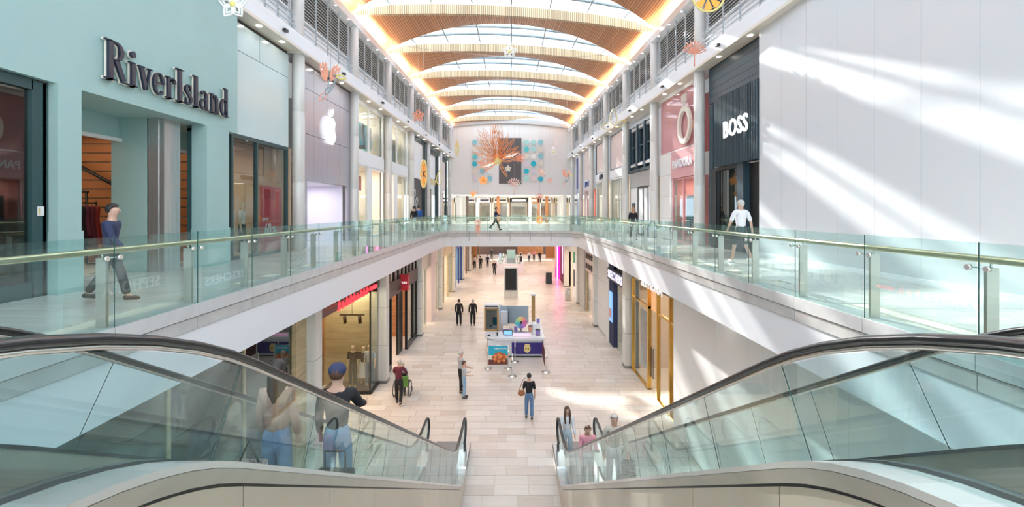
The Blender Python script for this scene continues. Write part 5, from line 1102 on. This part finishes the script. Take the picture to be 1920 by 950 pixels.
b = B(); b.box(-w2, w2, -.01, .0, .08, 1.14, 'gdark'); b.build('glass_pane', kc); b = B(); b.box(-w2-.05, w2+.05, -.1, .45, 1.22, 1.38, 'kioskwhite'); b.box(-w2, w2, -.11, -.1, 1.26, 1.34, 'charcoal'); b.build('header', kc)
b = B(); b.box(-w2, w2, .4, .45, 0, 1.2, 'kioskgrey'); b.box(-w2, -w2+.03, .05, .4, 0, 1.2, 'kioskgrey'); b.box(w2-.03, w2, .05, .4, 0, 1.2, 'kioskgrey'); b.box(-.12, .2, .35, .4, .35, .8, 'charcoal'); b.build('back', kc)
b = B(); b.box(-.62, .95, 25.3, 25.36, 1.0, 2.0, 'kioskgrey'); b.box(-.6, -.2, 24.9, 25.25, 1.0, 1.75, 'kioskwhite'); b.box(-.15, -.12, 24.8, 25.3, 1.0, 2.05, 'steeldark'); o = b.build('display_board'); tag(o, 'grey back board of the kiosk behind the colour wheel', 'display board')
wl = thing('colour_wheel', 'rainbow colour wheel display standing on the kiosk counter', 'display', (.50, 23.6, 1.48)); RB = [(.9, .15, .4), (.95, .35, .3), (.95, .55, .25), (.9, .75, .3), (.6, .8, .3), (.25, .7, .45), (.1, .65, .65), (.1, .5, .8), (.25, .35, .8), (.45, .25, .75), (.65, .2, .65), (.85, .2, .55)]
for k in range(12):
    M['w%d' % k] = mat('wheel_%d' % k, RB[k], .4); b = B(); l = [(.09*math.cos(a), 0, .09*math.sin(a)) for a in (k*PI/6, (k+1)*PI/6-.03)]+[(.31*math.cos(a), 0, .31*math.sin(a)) for a in ((k+1)*PI/6-.03, (k+.5)*PI/6, k*PI/6)]; b.prism(l, [(x, .02, z) for x, y, z in l], 'w%d' % k); b.build('segment', wl)
b = B(); b.tube([(0, .03, 0), (0, .03, -.48)], .025, 6, 'charcoal'); b.box(-.12, .12, -.05, .1, -.48, -.45, 'charcoal'); b.disc((0, -.01, 0), (1, 0, 0), (0, 0, 1), .07, -.03, 12, 'charcoal'); b.build('stand', wl)
def kbox(name, label, cat, x0, x1, y0, y1, z0, z1, m, face=None):
    t = thing(name, label, cat, ((x0+x1)/2, (y0+y1)/2, z0)); w_, d_, h_ = (x1-x0)/2, (y1-y0)/2, z1-z0
    b = B(); b.box(-w_, w_, -d_, d_, 0, h_, m); b.build('body', t)
    if face: b = B(); b.box(-w_*.85, w_*.85, -d_-.006, -d_, h_*.12, h_*.88, face); b.build('face', t)
    return t
kbox('tablet', 'blue screened tablet on the kiosk front counter', 'tablet', -.42, .06, 22.95, 23.0, 1.01, 1.27, 'black', 'screenblue')
kbox('lightbox', 'glowing pink light box along the kiosk front counter', 'light box', .05, 1.0, 22.7, 22.78, 1.01, 1.17, 'kioskwhite', 'screenpink')
kbox('leaflet_holder', 'purple leaflet holder left of the colour wheel', 'leaflet holder', .12, .32, 23.4, 23.43, 1.01, 1.38, 'kioskwhite', 'purple')
kbox('leaflet_holder', 'red and blue leaflet holder right of the colour wheel', 'leaflet holder', .88, 1.08, 23.5, 23.53, 1.01, 1.35, 'navy', 'coral')
kbox('leaflet_holder', 'small pink and purple card stand beside the wooden cabinet', 'leaflet holder', -.45, -.15, 23.3, 23.33, 1.01, 1.22, 'purple', 'palecoral'); kbox('leaflet_holder', 'white upright card beside the tablet on the kiosk', 'leaflet holder', -.12, .05, 23.35, 23.37, 1.01, 1.32, 'white', 'palepink')
kbox('till', 'white till on the right side of the kiosk counter', 'till', 1.12, 1.52, 23.9, 24.3, 1.01, 1.32, 'white'); kbox('carton', 'dark purple product box on top of the kiosk till', 'box', 1.32, 1.5, 24.0, 24.2, 1.33, 1.62, 'kioskwhite', 'purple'); kbox('leaflet_holder', 'dark leaflet display at the right front corner of the kiosk', 'leaflet holder', 1.22, 1.45, 22.9, 23.1, 1.01, 1.3, 'charcoal', 'purple')
kbox('tray', 'glass product tray across the kiosk counter', 'tray', .1, 1.1, 23.05, 23.3, 1.01, 1.12, 'steel', 'mint'); kbox('phone_stand', 'small black phone stand on the curved kiosk counter', 'phone stand', -.75, -.68, 22.85, 22.9, 1.01, 1.17, 'black'); kbox('card_reader', 'small card reader on the curved kiosk counter', 'card reader', -1.2, -1.06, 22.75, 22.9, 1.01, 1.06, 'charcoal')
b = B(); b.box(1.15, 1.35, 25.9, 26.1, 1.0, 2.45, 'woodkiosk'); b.box(1.10, 1.40, 25.85, 26.15, 2.45, 2.55, 'kioskwhite'); o = b.build('display_pillar'); tag(o, 'slim wooden pillar with white cap at the back of the kiosk', 'pillar')
b = B(); b.box(-1.35, -.5, 26.75, 26.8, 0, 1.75, 'kioskwhite'); b.disc((-.98, 26.74, 1.35), (1, 0, 0), (0, 0, 1), .17, .02, 14, 'screenblue'); b.disc((-.6, 26.74, 1.38), (1, 0, 0), (0, 0, 1), .1, .02, 14, 'screenblue'); o = b.build('notice_board'); tag(o, 'pale board with blue circles behind the kiosk', 'board')
# poster barrier and posts
pb = thing('poster_barrier', 'fabric barrier with picture of fried chicken on blue', 'barrier', (-.62, 21.0, 0))
b = B(); b.box(-.44, .44, -.01, .01, .18, 1.05, 'posterblue'); b.build('banner', pb); b = B(); b.box(-.44, .44, -.016, -.01, .18, .42, 'posterbrown'); b.box(-.44, -.2, -.015, -.01, .42, .62, 'cream2'); b.build('picture_ground', pb)
for k in range(22): b = B(); a = k*2.399; r_ = .30*math.sqrt(k/22); b.ball((.06+r_*math.cos(a)*1.1, -.02, .52+r_*math.sin(a)*.75), .075, 8, 'chicken' if k % 3 else 'copper', ry=.012); b.build('picture_piece', pb)
put_text(blurred(9, .10, 'white'), 'lettering', pb, (-.50, 20.985, .93), 'C')
for x in (-.47, .47): b = B(); b.tube([(x, 0, .02), (x, 0, 1.08)], .022, 8, 'steelpol'); b.lathe([(.19, 0), (.19, .02), (.03, .05)], (x, 0, 0), 18, 'steelpol'); b.build('post', pb)
b = B(); b.tube([(-.47, 0, 1.06), (.47, 0, 1.06)], .012, 6, 'steelpol'); b.build('top_bar', pb)
for x, y, lb in ((.03, 20.0, 'chrome queue post in front of the purple kiosk front'), (1.56, 20.5, 'chrome queue post at the right corner of the kiosk'), (.17, 21.9, 'chrome queue post behind the chicken poster barrier')):
    t = thing('queue_post', lb, 'queue post', (x, y, 0)); b = B(); b.lathe([(.20, 0), (.20, .02), (.04, .05)], (0, 0, 0), 18, 'steelpol'); b.build('base', t); b = B(); b.tube([(0, 0, .04), (0, 0, 1.02)], .024, 8, 'steelpol'); b.build('pole', t)
b = B(); b.box(1.50, 1.515, 20.55, 22.3, .25, .95, 'maroon'); o = b.build('barrier_banner'); tag(o, 'narrow reddish banner seen edge on at the kiosk right side', 'banner')
# totem
tt = thing('digital_totem', 'large black screened steel totem in the lower hall', 'digital totem', ((958-959)*37.6/850, 37.6, 0)); b = B(); b.box(-.57, .57, 0, .5, 0, 2.62, 'column'); b.build('housing', tt); b = B(); b.box(-.46, .46, -.02, 0, .72, 2.5, 'black'); b.build('screen', tt); b = B()
for q in ((-.5, -.46, .68, 2.54), (.46, .5, .68, 2.54), (-.5, .5, .68, .72), (-.5, .5, 2.5, 2.54)): b.box(q[0], q[1], -.04, 0, q[2], q[3], 'silver')
b.build('screen_frame', tt)
# far white kiosk
fk = thing('kiosk', 'white counter kiosk with goods beyond the black screened totem', 'kiosk', (0, 53, 0)); x0, x1 = -1.75, 1.45
b = B(); b.box(x0, x1, 0, .8, 0, 1.05, 'kioskwhite'); b.box(x0, x0+.9, .8, 9, 0, 1.05, 'kioskwhite'); b.box(x1-.9, x1, .8, 9, 0, 1.05, 'kioskwhite'); b.box(x0, x1, 8.5, 9, 0, 1.05, 'kioskwhite'); b.build('counter', fk)
for i in range(14):
    x = R.choice((R.uniform(x0+.15, x0+.75), R.uniform(x1-.75, x1-.15))); y = R.uniform(53.6, 61); h = R.uniform(.3, .9); m_ = R.choice(['charcoal', 'white', 'mint', 'palepink', 'screenblue', 'green']); b = B(); b.box(x-.14, x+.14, y-.06, y+.06, 1.06, 1.06+h, m_); b.box(x-.1, x+.1, y-.07, y-.06, 1.1, 1.0+h, 'black' if m_ == 'white' else 'white'); o = b.build('display_card'); tag(o, 'small %s display card standing on the far white kiosk' % {'charcoal': 'charcoal', 'white': 'white', 'mint': 'mint', 'palepink': 'pink', 'screenblue': 'blue', 'green': 'green'}[m_], 'display card', 'cards on the far kiosk')
b = B(); b.box(-.6, .5, 58, 58.4, 0, 2.3, 'kioskgrey'); b.box(-.5, .4, 57.97, 58, 1.2, 2.2, 'mint'); o = b.build('display_stand'); tag(o, 'grey and mint display stand inside the far white kiosk', 'display stand')
t = thing('litter_bin', 'cylindrical brushed steel bin beside the right columns', 'bin', (4.62, 37.0, 0)); b = B(); b.lathe([(.24, 0), (.26, .03), (.26, .86), (.22, .9), (.0001, .9)], (0, 0, 0), 18, 'silver'); b.build('body', t); b = B(); b.lathe([(.235, .9), (.15, .93), (.14, .9)], (0, 0, 0), 18, 'steeldark'); b.build('lid', t)
t = thing('easel', 'small black a-frame board outside the pink neon shop', 'easel', (3.75, 45.5, 0)); b = B(); b.hexa([(-.3, -.25, 0), (.3, -.25, 0), (.3, -.2, 0), (-.3, -.2, 0), (-.3, -.02, 1.1), (.3, -.02, 1.1), (.3, .02, 1.1), (-.3, .02, 1.1)], 'black'); b.hexa([(-.3, .25, 0), (.3, .25, 0), (.3, .3, 0), (-.3, .3, 0), (-.3, 0, 1.1), (.3, 0, 1.1), (.3, .03, 1.1), (-.3, .03, 1.1)], 'black'); b.build('board', t)
# ============================================================ PEOPLE
def skin_mesh(pts, edges, root, m, sub=1):
    """pts: list of (co, rx, ry). Grown with a Skin modifier and baked"""
    me = bpy.data.meshes.new('s'); me.from_pydata([p[0] for p in pts], edges, []); o = bpy.data.objects.new('s', me); COL.objects.link(o)
    mo = o.modifiers.new('skin', 'SKIN'); mo.use_smooth_shade = True
    for i, p in enumerate(pts): me.skin_vertices[0].data[i].radius = (p[1], p[2]); me.skin_vertices[0].data[i].use_root = (i == root)
    if sub: s = o.modifiers.new('sub', 'SUBSURF'); s.levels = sub; s.render_levels = sub
    dg = bpy.context.evaluated_depsgraph_get(); out = bpy.data.meshes.new_from_object(o.evaluated_get(dg)); bpy.data.objects.remove(o); bpy.data.meshes.remove(me)
    out.materials.clear(); out.materials.append(M[m]); return out
def add(me, name, parent):
    o = bpy.data.objects.new(name, me); COL.objects.link(o); o.parent = parent; return o
def person(label, pos, h=1.72, face=0, top='navy', legs='jeans', hair='hairdark', skin='skin', stride=.5, long_hair=0, skirt=None, shorts=0, arms=((.0, .1), (.0, .1)), lean=0, headdown=0, headturn=0, detail=1, sleeve='long', wide=1.0, cap=None, shoes='shoe', cat='person', name='person', faceparts=0, fingers=0):
    """local frame: facing +y. arms: per side (swing of upper arm, bend of the elbow) in radians, forward positive"""
    t = thing(name, label, cat, pos, face); s = h/1.74
    V = lambda x, y, z: (x*s*wide, (y+lean*max(0, z-.95))*s, z*s)
    H = lambda x, y, z: (x*s, (y+lean*max(0, z-.95)+headdown*max(0, z-1.5)*.9)*s, (z-headdown*max(0, z-1.5)*.25)*s)
    P = []; Ed = []
    def a(co, rx, ry=None, par=None):
        P.append((co, rx*s, (ry or rx)*s)); i = len(P)-1
        if par is not None: Ed.append((par, i))
        return i
    pel = a(V(0, 0, .94), .125, .105); wa = a(V(0, 0, 1.10), .125, .095, pel); ch = a(V(0, .0, 1.28), .15, .105, wa); up = a(V(0, 0, 1.42), .10, .085, ch); nk = a(H(0, .0, 1.495), .056, .056, up); hb = a(H(0, .012, 1.555), .076, .084, nk); hm = a(H(0, .015, 1.64), .090, .106, hb); ht = a(H(0, .0, 1.70), .070, .084, hm)
    arm = []; leg = []
    for sd, (sw, bd) in ((-1, arms[0]), (1, arms[1])):
        sh = a(V(sd*.162, 0, 1.405), .056, None, up)
        ey_, ez_ = .28*math.sin(sw), -.28*math.cos(sw); el = a(V(sd*.208, ey_, 1.41+ez_), .042, None, sh)
        f = sw+bd; wy, wz = ey_+.25*math.sin(f), 1.41+ez_-.25*math.cos(f); wr_ = a(V(sd*.215, wy, wz), .028, None, el)
        ha = a(V(sd*.216, wy+.06*math.sin(f), wz-.06*math.cos(f)), .034, .018, wr_); tips_ = []
        if fingers:
            for q in range(4):
                off = (q-1.5)*.018; ln = [.07, .085, .08, .06][q]; k1 = a(V(sd*.216+off*.3, wy+.10*math.sin(f)+off*math.cos(f), wz-.10*math.cos(f)+off*math.sin(f)), .009, None, ha); a(V(sd*.213+off*.3, wy+(.10+ln)*math.sin(f+.3)+off*math.cos(f), wz-(.10+ln)*math.cos(f+.3)), .007, None, k1)
            a(V(sd*.186, wy+.09*math.sin(f)+.03, wz-.09*math.cos(f)), .010, None, ha)
        else: a(V(sd*.216, wy+.14*math.sin(f+.2), wz-.14*math.cos(f+.2)), .024, .014, ha)
        arm.append((sh, el, wr_))
    for sd, st2 in ((-1, stride), (1, -stride)):
        hp = a(V(sd*.082, 0, .86), .088, None, pel); ky = .16*st2+.03; kn = a(V(sd*.095, ky, .50+.0), .056, None, hp); ay = .36*st2 if st2 > 0 else .48*st2
        az = .085 if st2 >= 0 else .085+.16*(-st2); an = a(V(sd*.10, ay, az), .038, None, kn); to = a(V(sd*.11, ay+.13, max(.035, az-.06-.05*(st2 < 0)*0)), .034, .028, an); leg.append((hp, kn, an, to))
    cov = set()
    if top: cov |= {pel, wa, ch, up}|({i for q in arm for i in q[:2]} if sleeve == 'long' else {q[0] for q in arm})
    if legs: cov |= {pel}|{q[0] for q in leg}|(set() if shorts else {q[1] for q in leg})
    PB = [(c, rx*(.70 if i in cov else 1), ry*(.70 if i in cov else 1)) for i, (c, rx, ry) in enumerate(P)]
    body = skin_mesh(PB, Ed, pel, skin, 1); add(body, 'body', t)
    def sub(idx_edges, root, infl, m, nm, lim=None):
        ids = sorted({i for e in idx_edges for i in e}); mp = {j: k for k, j in enumerate(ids)}
        pts = []
        for j in ids: c, rx, ry = P[j]; g = infl*s if not isinstance(infl, dict) else infl.get(j, .014)*s; pts.append((c, rx+g, ry+g))
        return add(skin_mesh(pts, [(mp[x], mp[y]) for x, y in idx_edges], mp[root], m, 1), nm, t)
    # top garment
    ed = [(pel, wa), (wa, ch), (ch, up)]
    for sh, el, wr_ in arm:
        ed.append((up, sh))
        if sleeve == 'long': ed += [(sh, el), (el, wr_)]
        elif sleeve == 'short': ed.append((sh, el))
    if top: sub(ed, pel, .015, top, 'top')
    if legs:
        ed = [(pel, wa)]
        for hp, kn, an, to in leg: ed += [(pel, hp), (hp, kn)]+([] if shorts else [(kn, an)])
        sub(ed, pel, {pel: .010, wa: .002, **{l[1]: .025 for l in leg}, **{l[2]: .03 for l in leg}}, legs, 'shorts' if shorts else 'trousers')
    if skirt:
        b = B(); rows = []
        for z, r_ in ((1.02, .15), (.85, .20), (.6, .25), (.35, .30)): rows.append([(r_*s*math.cos(2*PI*k/14), r_*s*.85*math.sin(2*PI*k/14), z*s) for k in range(14)])
        b.grid(rows, skirt, True, True); b.build('skirt', t)
    if shoes:
        for hp, kn, an, to in leg:
            A, T_ = Vector(P[an][0]), Vector(P[to][0]); b = B(); b.tube([A+Vector((0, -.05*s, -.045*s)), A+Vector((0, .0, -.04*s)), T_+Vector((0, 0, .0)), T_+Vector((0, .06*s, -.005*s))], [.042*s, .048*s, .045*s, .022*s], 8, shoes, flat=(1, .8)); b.build('shoe', t)
    hc = H(0, .005, 1.655); R_ = .098*s
    if hair:
        b = B(); rows = []
        for i in range(10):
            e = PI/2-i*.26; row = []
            for k in range(14):
                az_ = 2*PI*k/14; front = math.sin(az_)
                q_ = min(1, max(0, (front+.35)/.8)); q_ = q_*q_*(3-2*q_); ee = max(e, -.75+1.25*q_); rr = R_*1.02; row.append((hc[0]+rr*math.cos(ee)*math.cos(az_)*.92, hc[1]+rr*1.12*math.cos(ee)*math.sin(az_)-.006*s, hc[2]+rr*math.sin(ee)*1.05))
            rows.append(row)
        b.grid(rows, hair, True, True)
        if long_hair:
            rows = []
            for q, wd in ((0, .085), (.1, .095), (.22, .10), (long_hair*.8, .085), (long_hair, .04)):
                rows.append([(hc[0]+wd*s*math.cos(PI+PI*k/8), hc[1]-.01*s+(.075 if q < .12 else .10)*s*math.sin(PI+PI*k/8)-lean*q*0, hc[2]-q*s) for k in range(9)])
            b.grid(rows, hair, True); rows = [[(x*1.0, y+.02*s*(1 if False else 1), z) for x, y, z in r_] for r_ in rows]; b.grid(rows, hair, True)
            if faceparts:
                for sd in (-1, 1): b.tube([(hc[0]+sd*.07*s, hc[1]+.05*s, hc[2]+.02*s), (hc[0]+sd*.085*s, hc[1]+.07*s, hc[2]-.15*s), (hc[0]+sd*.07*s, hc[1]+.11*s, hc[2]-long_hair*s)], [.028*s, .035*s, .02*s], 8, hair)
        b.build('hair', t)
    if cap:
        b = B(); b.ball((hc[0], hc[1], hc[2]+.02*s), R_*1.08, 12, cap, ry=R_*1.18, rz=R_*.9); b.build('cap', t)
    if detail:
        b = B(); b.tube([(hc[0], hc[1]+.085*s, hc[2]+.0*s), (hc[0], hc[1]+.112*s, hc[2]-.03*s), (hc[0], hc[1]+.088*s, hc[2]-.04*s)], [.008*s, .013*s, .009*s], 6, skin); b.build('nose', t)
        for sd in (-1, 1): b = B(); b.ball((hc[0]+sd*.076*s, hc[1]+.0, hc[2]-.02*s), .014*s, 6, skin, ry=.02*s, rz=.028*s); b.build('ear', t)
    if faceparts:
        for sd in (-1, 1): b = B(); b.ball((hc[0]+sd*.032*s, hc[1]+.083*s, hc[2]+.0), .011*s, 6, 'hairdark', ry=.006*s); b.build('eye', t)
        b = B(); b.ball((hc[0], hc[1]+.086*s, hc[2]-.068*s), .022*s, 8, 'coral', ry=.006*s, rz=.006*s); b.build('mouth', t)
    return t
TOCAM = PI
def gx(px, Y): return (px-959)*Y/850
# upper floor
person('man in navy jacket and purple shirt walking past the teal storefront', (gx(206, 7.0), 7.0, FU), 1.50, -PI/2+.3, 'navy', 'charcoal', 'hairdark', stride=.6, arms=((-.3, .3), (.4, .4)), lean=.06, fingers=1)
person('man in white shirt and dark shorts walking away on the right walkway', (gx(1389, 12.1), 12.1, FU), 1.68, .1, 'whitecloth', 'darkgreen', 'hairgrey', stride=.6, shorts=1, arms=((.3, .3), (-.3, .1)), sleeve='short', wide=1.15, shoes='shoewhite', fingers=1)
person('blonde woman in black top walking on the right walkway', (gx(1187, 22), 22, FU), 1.58, TOCAM, 'blackcloth', 'blackcloth', 'hairblond', stride=.4, long_hair=.15, faceparts=1)
person('person in black leaning by the chalk mural on the left walkway', (gx(776, 30), 30, FU), 1.68, 0, 'blackcloth', 'navy', 'hairdark', stride=.2)
person('person in bright blue jacket beside the chalk mural', (gx(785, 30.5), 30.5, FU), 1.74, .2, 'bluecloth', 'navy', 'hairdark', stride=.2)
person('man in navy top striding across the far bridge', (gx(929, 33), 33, FU), 1.66, -PI/2, 'navy', 'darkgreen', 'hairdark', stride=.9, arms=((.5, .8), (-.3, .3)), lean=.08)
# lower floor
person('man in black walking away, left of a pair', (gx(860.5, 28.7), 28.7, 0), 1.70, .1, 'blackcloth', 'blackcloth', 'hairdark', stride=.35, arms=((.2, .2), (.0, .3)), wide=1.12)
person('bald man in black walking away, right of a pair', (gx(886.5, 28.7), 28.7, 0), 1.70, 0, 'blackcloth', 'blackcloth', 'hairgrey', stride=.35, wide=1.12)
wp = person('person in maroon jumper pushing a wheelchair', (gx(749, 17.2), 17.1, 0), 1.66, 0, 'maroon', 'blackcloth', 'hairgrey', stride=.45, arms=((.7, .5), (.7, .5)), lean=.12, wide=1.12, shoes='shoe')
wc = thing('wheelchair', 'wheelchair with large wheels and green bag being pushed away', 'wheelchair', (gx(756, 17.9)-.02, 17.85, 0))
for x in (-.30, .30):
    b = B(); b.tube([(x, .30*math.cos(a*PI/10), .31+.30*math.sin(a*PI/10)) for a in range(20)], .016, 6, 'black', closed=True)
    for k in range(8): a = k*PI/4; b.tube([(x, 0, .31), (x, .29*math.cos(a), .31+.29*math.sin(a))], .003, 3, 'steelpol')
    b.build('wheel', wc); b = B(); b.tube([(x*.85, .55+.08*math.cos(a*PI/6), .09+.08*math.sin(a*PI/6)) for a in range(12)], .012, 5, 'black', closed=True); b.build('front_wheel', wc)
b = B(); b.box(-.24, .24, -.1, .4, .46, .52, 'black'); b.build('seat', wc); b = B(); b.box(-.24, .24, -.14, -.1, .5, .95, 'black'); b.build('backrest', wc); b = B()
for x in (-.24, .24): b.tube([(x, -.32, .93), (x, -.14, .93), (x, -.12, .2), (x, .5, .2)], .014, 6, 'steelpol')
b.build('frame', wc); b = B(); b.box(-.05, .27, -.26, -.15, .45, .85, 'greenbag'); b.build('bag', wc)
person('seated person in the wheelchair, seen from behind', (gx(756, 17.9)-.02, 17.92, .02), 1.30, 0, 'greycloth', 'charcoal', 'hairgrey', stride=.1, name='person')
person('grey haired man in grey shirt standing with a companion', (gx(864, 18.2), 18.2, 0), 1.68, -PI/2+.5, 'greycloth', 'blackcloth', 'hairgrey', stride=.1, arms=((.1, .9), (.35, .8)), sleeve='short', fingers=1)
person('short haired companion in pale top and blue jeans', (gx(870, 17.7), 17.7, 0), 1.44, -PI/2+.3, 'greycloth', 'jeanslight', 'hairbrown', stride=.1, arms=((.0, 1.5), (.1, 1.3)), sleeve='short')
wo = person('woman in black top and blue jeans walking away', (gx(992, 15.9), 15.9, 0), 1.60, 0, 'blackcloth', 'jeans', 'hairdark', stride=.3, arms=((.2, .3), (-.1, .2)), sleeve='short', fingers=1)
b = B(); b.ball((0, 0, 0), .13, 10, 'tanleather', ry=.07, rz=.11); b.tube([(-.08, 0, .08), (.05, .0, .45), (.16, 0, .55)], .012, 5, 'tanleather'); o = b.build('handbag'); o.location = (gx(992, 15.9)-.27, 15.88, .92); tag(o, 'tan handbag on the shoulder of the woman in jeans', 'bag')
# riding the right escalator
def stepz(y): return FU-(math.floor((y-1.95)/.34)+1)*.34*TA
person('girl with long brown hair stepping onto the right escalator', (1.62, 13.2, .04), 1.56, TOCAM, 'whitecloth', 'lightjean', 'hairbrown', stride=.1, long_hair=.42, faceparts=1, arms=((.2, .5), (.5, .8)), fingers=1)
person('woman in pink cardigan looking down, riding up', (1.86, 11.1, max(.05, stepz(11.1))), 1.6, TOCAM, 'pinkcloth', 'whitecloth', 'hairbrown', stride=.1, headdown=.5, arms=((.4, 1.4), (.2, .5)), faceparts=1, fingers=1)
person('grey haired woman in beige top and white trousers riding up', (1.98, 8.75, stepz(8.75)), 1.50, TOCAM, 'beigecloth', 'whitecloth', 'hairgrey', stride=.08, headdown=.2, arms=((.3, .6), (.0, .1)), faceparts=1, wide=1.1, fingers=1)
b = B(); rows = [[(sx*w_, sy*d_, z) for sx, sy in ((-1, -1), (1, -1), (1, 1), (-1, 1))] for w_, d_, z in ((.17, .05, -.48), (.18, .06, -.3), (.16, .05, 0))]; b.grid(rows, 'bagfabric', False, True); k = b.mi('bagfabric'); b.f.append([0, 1, 2, 3]); b.m.append(k); b.sm.append(False); b.tube([(-.1, 0, 0), (-.05, 0, .2), (.05, 0, .2), (.1, 0, 0)], .01, 5, 'charcoal'); o = b.build('tote_bag'); o.location = (2.20, 8.72, stepz(8.75)+.62); tag(o, 'grey patterned tote bag in the hand of the beige topped woman', 'bag')
# riding the left escalator
person('man in dark cap and black top riding down the left escalator', (-1.98, 5.15, stepz(5.15)), 1.66, .1, 'blackcloth', 'jeanslight', 'hairbrown', stride=.1, arms=((.1, .2), (.7, .5)), cap='navy', fingers=1, wide=1.05)
person('long haired woman in peach top and jeans riding down the left escalator', (-2.12, 4.1, stepz(4.1)), 1.45, .1, 'peach', 'jeans', 'hairdark', stride=.15, long_hair=.34, arms=((.05, .4), (.05, .3)), fingers=1, wide=.84)
b = B(); rows = [[(sx*w_, sy*d_, z) for sx, sy in ((-1, -1), (1, -1), (1, 1), (-1, 1))] for w_, d_, z in ((.16, .06, -.42), (.13, .05, 0))]; b.grid(rows, 'floral', False, True); b.tube([(-.08, 0, 0), (0, 0, .18), (.08, 0, 0)], .01, 5, 'charcoal'); o = b.build('shopping_bag'); o.location = (-2.2, 3.8, stepz(3.8)+.5); tag(o, 'floral patterned bag beside the woman on the left escalator', 'bag')
b = B(); b.box(-.17, .17, -.07, .07, .02, .42, 'black'); b.tube([(-.1, 0, .42), (-.1, 0, .62), (.1, 0, .62), (.1, 0, .42)], .012, 5, 'black'); o = b.build('suitcase'); o.location = (-1.75, 4.50, stepz(4.5)); tag(o, 'small black cabin case on the left escalator steps', 'suitcase')
# distant walkers
far = [(890, 57, 'person in pink skirted outfit walking far down the lower hall', 'palepink', 'blackcloth', 'hairdark'), (901, 56.5, 'person in black tee and shorts far down the hall', 'blackcloth', 'blackcloth', 'hairdark'), (914, 58, 'person with dark backpack far down the hall', 'navy', 'blackcloth', 'hairdark'), (927, 51.5, 'woman in long black coat left of the far white kiosk', 'blackcloth', 'blackcloth', 'hairdark'), (922, 68, 'far person in green top near the end of the hall', 'darkgreen', 'charcoal', 'hairdark'), (992, 64, 'far person in lilac top right of the white kiosk', 'lilacdisc', 'navy', 'hairbrown'), (1001, 66, 'far person in pink top right of the white kiosk', 'pinkcloth', 'charcoal', 'hairbrown'), (1012, 64, 'far tall person in black right of the white kiosk', 'blackcloth', 'blackcloth', 'hairdark'), (881, 66, 'far person in brown by the left shops', 'brown', 'charcoal', 'hairdark')]
for px, Y, lb, tp, lg, hr in far: person(lb, (gx(px, Y), Y, 0), 1.66, R.choice((0, PI)), tp, lg, hr, stride=.4, detail=0)
# mannequins
def mannequin(label, pos, face, top, legs, h=1.7, skirt=None): return person(label, pos, h, face, top, legs, None, 'mannequin', stride=.05, detail=0, shoes=None, cat='mannequin', name='mannequin', skirt=skirt, sleeve='short')
mannequin('mannequin in pink top and pale trousers, left of two in the teal shop window', (-8.25, 13.25, FU), -PI/2, 'palepink', 'palepink')
mannequin('mannequin in cream blouse, right of two in the teal shop window', (-8.3, 13.95, FU), -PI/2+.3, 'cream2', 'blackcloth')
mannequin('headless look mannequin in grey skirt, left of three in the corner window', (-6.45, 18.45, .12), PI, 'blackcloth', 'charcoal', 1.75)
mannequin('mannequin in white skirt and black jacket, middle of three in the corner window', (-6.13, 18.8, .12), PI, 'blackcloth', None, 1.6, skirt='whitecloth')
mannequin('mannequin in denim, right of three in the corner window', (-5.82, 18.6, .12), PI, 'greycloth', 'jeans', 1.72)
b = B(); b.box(-7.6, -5.7, 18.12, 19.0, 0, .12, 'brown'); o = b.build('display_platform'); tag(o, 'low brown platform under the three dressed mannequins', 'platform')
mannequin('mannequin in blue dress behind the brown shopfront glass', (-6.2, 20.3, .0), PI/2*0, 'aquadisc', 'aquadisc', 1.7)
mannequin('mannequin in dark dress inside the pink storefront', (8.6, 19.4, FU), PI/2, 'brown', 'cream2', 1.7)
